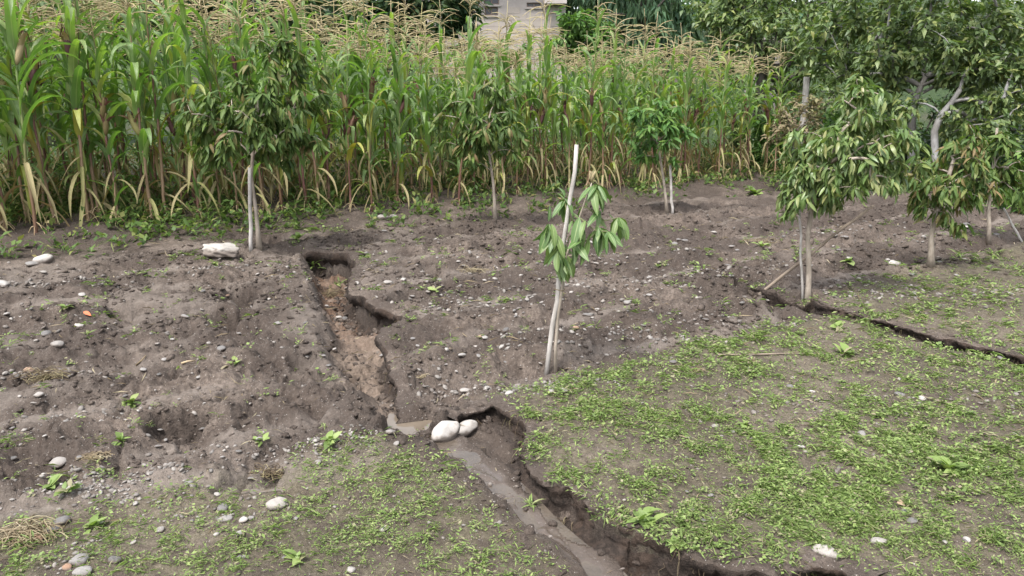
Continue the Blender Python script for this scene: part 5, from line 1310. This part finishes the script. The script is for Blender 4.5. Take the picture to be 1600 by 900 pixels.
weeds = [(515, 692, 26, 'bright green weed at the edge of the mud left of the gully foot', 'broad', 14), (508, 668, 18, 'wilted weed just above the bright green weed at the gully foot', 'blade', 10), (100, 483, 16, 'green weed on the left dug soil', 'broad', 12), (205, 632, 20, 'dark green weed on the left dug soil, above the mound', 'broad', 12), (190, 690, 20, 'weed on the left foreground mound', 'broad', 10), (230, 668, 20, 'yellow green weed on the crest of the left foreground mound', 'blade', 14), (80, 762, 22, 'leafy weed left of the gravel patch', 'broad', 12), (107, 768, 22, 'leafy weed touching the gravel patch', 'broad', 12), (145, 825, 24, 'bright green rosette in the lower left mud', 'broad', 14), (25, 745, 20, 'small weed at the left edge', 'blade', 10), (408, 692, 18, 'weed on the soil below the dug ridges', 'broad', 10), (465, 875, 26, 'broad-leaved weed near the bottom edge', 'broad', 10),
    (365, 570, 20, 'weed on the dug ridge left of the gully', 'broad', 10), (530, 445, 20, 'grass tuft inside the head of the gully', 'blade', 16), (490, 420, 30, 'grass tuft hanging on the left rim at the gully head', 'blade', 26), (465, 375, 22, 'green weed above the gully head', 'broad', 12), (600, 415, 16, 'grass tuft right of the gully head', 'blade', 14), (690, 540, 18, 'weed clump on the dug soil above the basin', 'blade', 12), (680, 455, 16, 'weed on the dug soil right of the gully', 'broad', 10), (1180, 305, 22, 'small green bush-like weed on the soil past the maize', 'broad', 16), (830, 790, 26, 'grass hanging on the wall of the lower channel', 'blade', 18), (1190, 385, 18, 'weed on the soil left of the large avocado tree', 'broad', 10), (1325, 410, 18, 'pale weed between the two right avocado trees', 'broad', 10), (1310, 515, 22, 'weed on the plateau beside the rill', 'broad', 10), (1320, 555, 24, 'dark green weed at the end of the lying stick', 'broad', 14), (1480, 735, 34, 'broad-leaved weed in the right plateau', 'broad', 14), (1005, 815, 34, 'leafy yellow green weed on the rim of the lower channel', 'broad', 16), (1055, 855, 30, 'leafy weed hanging over the lower channel wall', 'broad', 12), (1165, 665, 16, 'dark clump of weed on the plateau', 'broad', 14), (1110, 880, 24, 'grass leaning over the bottom channel wall', 'blade', 16), (1550, 400, 26, 'grass tuft at the foot of the slender tree', 'blade', 20), (1500, 400, 22, 'grass beside the reddish avocado tree', 'blade', 18)]
for i, w in enumerate(weeds): weed(*w, seed=700 + i)
# strap-leaved plant at the right edge
p = gz(atY(1596, 345, 10.2)); t = thing('strap_leaved_plant', p, 'bright green strap-leaved plant at the right edge', 'plant'); rs = np.random.RandomState(8)
SBL = mk_mesh('leaf', *(lambda q: (q[0], q[1], None, q[3]))(leaf_tpl(1, .11, 6, .6, .3)), M['bush'])
for i in range(46):
    l = rs.uniform(.3, .55); put('leaf', SBL, t, (rs.normal(0, .14), rs.normal(0, .1), 0), (rs.normal(0, .2), -rs.uniform(.6, 1.4), rs.rand() * 6.28), (l, l, l))
def straw_clump(px, py, w, label, n, seed, mat='straw'):
    rs = np.random.RandomState(seed); p = hit(px, py); k = np.linalg.norm(p - CAMP) / FPX; s = w * k; mb = MB()
    for i in range(n):
        a = rs.rand() * 6.28; c = np.array([rs.normal(0, s * .2), rs.normal(0, s * .14), 0]); l = s * rs.uniform(.3, .7); q = np.linspace(-.5, .5, 5)[:, None]
        d = np.array([math.cos(a), .6 * math.sin(a), 0]); h = abs(rs.normal(0, s * .08))
        pts = c + d * l * q + np.array([0, 0, 1]) * (h * (1 - 3 * q ** 2) + .004) + rs.normal(0, .004, (5, 3))
        mb.tube(pts, .0018, 3, cap=False)
    o = put('straw_clump', mb.mesh('straw_clump', M[mat]), None, p); return tag(o, label, 'straw', 'clumps of washed straw')
straw_clump(42, 838, 85, 'matted clump of dead straw at the lower left', 170, 1)
straw_clump(1170, 566, 30, 'small clump of dead straw on the lying stick', 40, 2)
straw_clump(150, 715, 40, 'withered grass on the left foreground mound', 50, 3)
straw_clump(420, 742, 60, 'dead roots over the small dark bank above the puddle', 70, 4, 'roots_dark')
straw_clump(520, 462, 60, 'reddish rootlets on the gully floor', 60, 5, 'roots_dark')
straw_clump(660, 590, 30, 'pale dead grass on the soil beside the gully', 36, 6)
straw_clump(1090, 250 + 330, 30, 'dead grass on the upper plateau', 30, 7)
straw_clump(70, 590, 70, 'grassy clump of turf and rootlets at the left edge', 80, 8, 'roots_dark')
straw_clump(735, 425, 60, 'dead yellowish grass on the dug soil', 50, 9)
straw_clump(1190, 380, 50, 'dead grass left of the large avocado tree', 40, 10)
def lying(name, label, pxs, r, mat, cat='stick', lift=.01, seed=0):
    pts = np.array([hit(*q) for q in pxs]); pts[:, 2] += lift; b = pts[0].copy()
    mb = MB(); n = len(pts); mb.tube(pts - b, np.linspace(r, r * .6, n), 6); o = put(name, mb.mesh(name, M[mat]), None, b); return tag(o, label, cat)
lying('stick', 'thin grey stick lying flat on the grassy plateau', [(1122, 557), (1160, 557), (1200, 556), (1240, 555), (1292, 556)], .006, 'pole', lift=.012)
lying('stick', 'short twig on the weeds right of the stone litter', [(1440, 622), (1470, 630), (1495, 634)], .005, 'pole')
lying('stick', 'broken pale stick on the left dug soil', [(213, 573), (222, 565), (228, 558)], .006, 'straw')
lying('stick', 'curved brown husk strip on the left dug soil', [(284, 570), (293, 567), (305, 566)], .007, 'root')
lying('dry_stalk', 'brown leaning dry stalk right of the middle avocado tree', [(955, 268), (975, 262)], .012, 'pole', 'stalk')
def fallen(px, py, w, label, col):
    p = hit(px, py); k = np.linalg.norm(p - CAMP) / FPX; t = NT('fallen_leaf').set(.7, .3); t.col(col)
    V_, Q_, T_, U_ = leaf_tpl(1, .45, 5, .25, .25); o = put('fallen_leaf', mk_mesh('fallen_leaf', V_, Q_, None, U_, t.m), None, p + np.array([-w * k * .4, 0, .02]), (.5, .15, random.uniform(-.6, .6)), (w * k,) * 3); return tag(o, label, 'leaf')
fallen(1411, 793, 22, 'fallen brown leaf lying in the right weeds', (.33, .24, .16))
fallen(137, 491, 13, 'fallen red leaf on the left soil', (.50, .13, .06))
fallen(1230, 770, 24, 'curled brown dead leaf in the dense weeds', (.22, .15, .09))
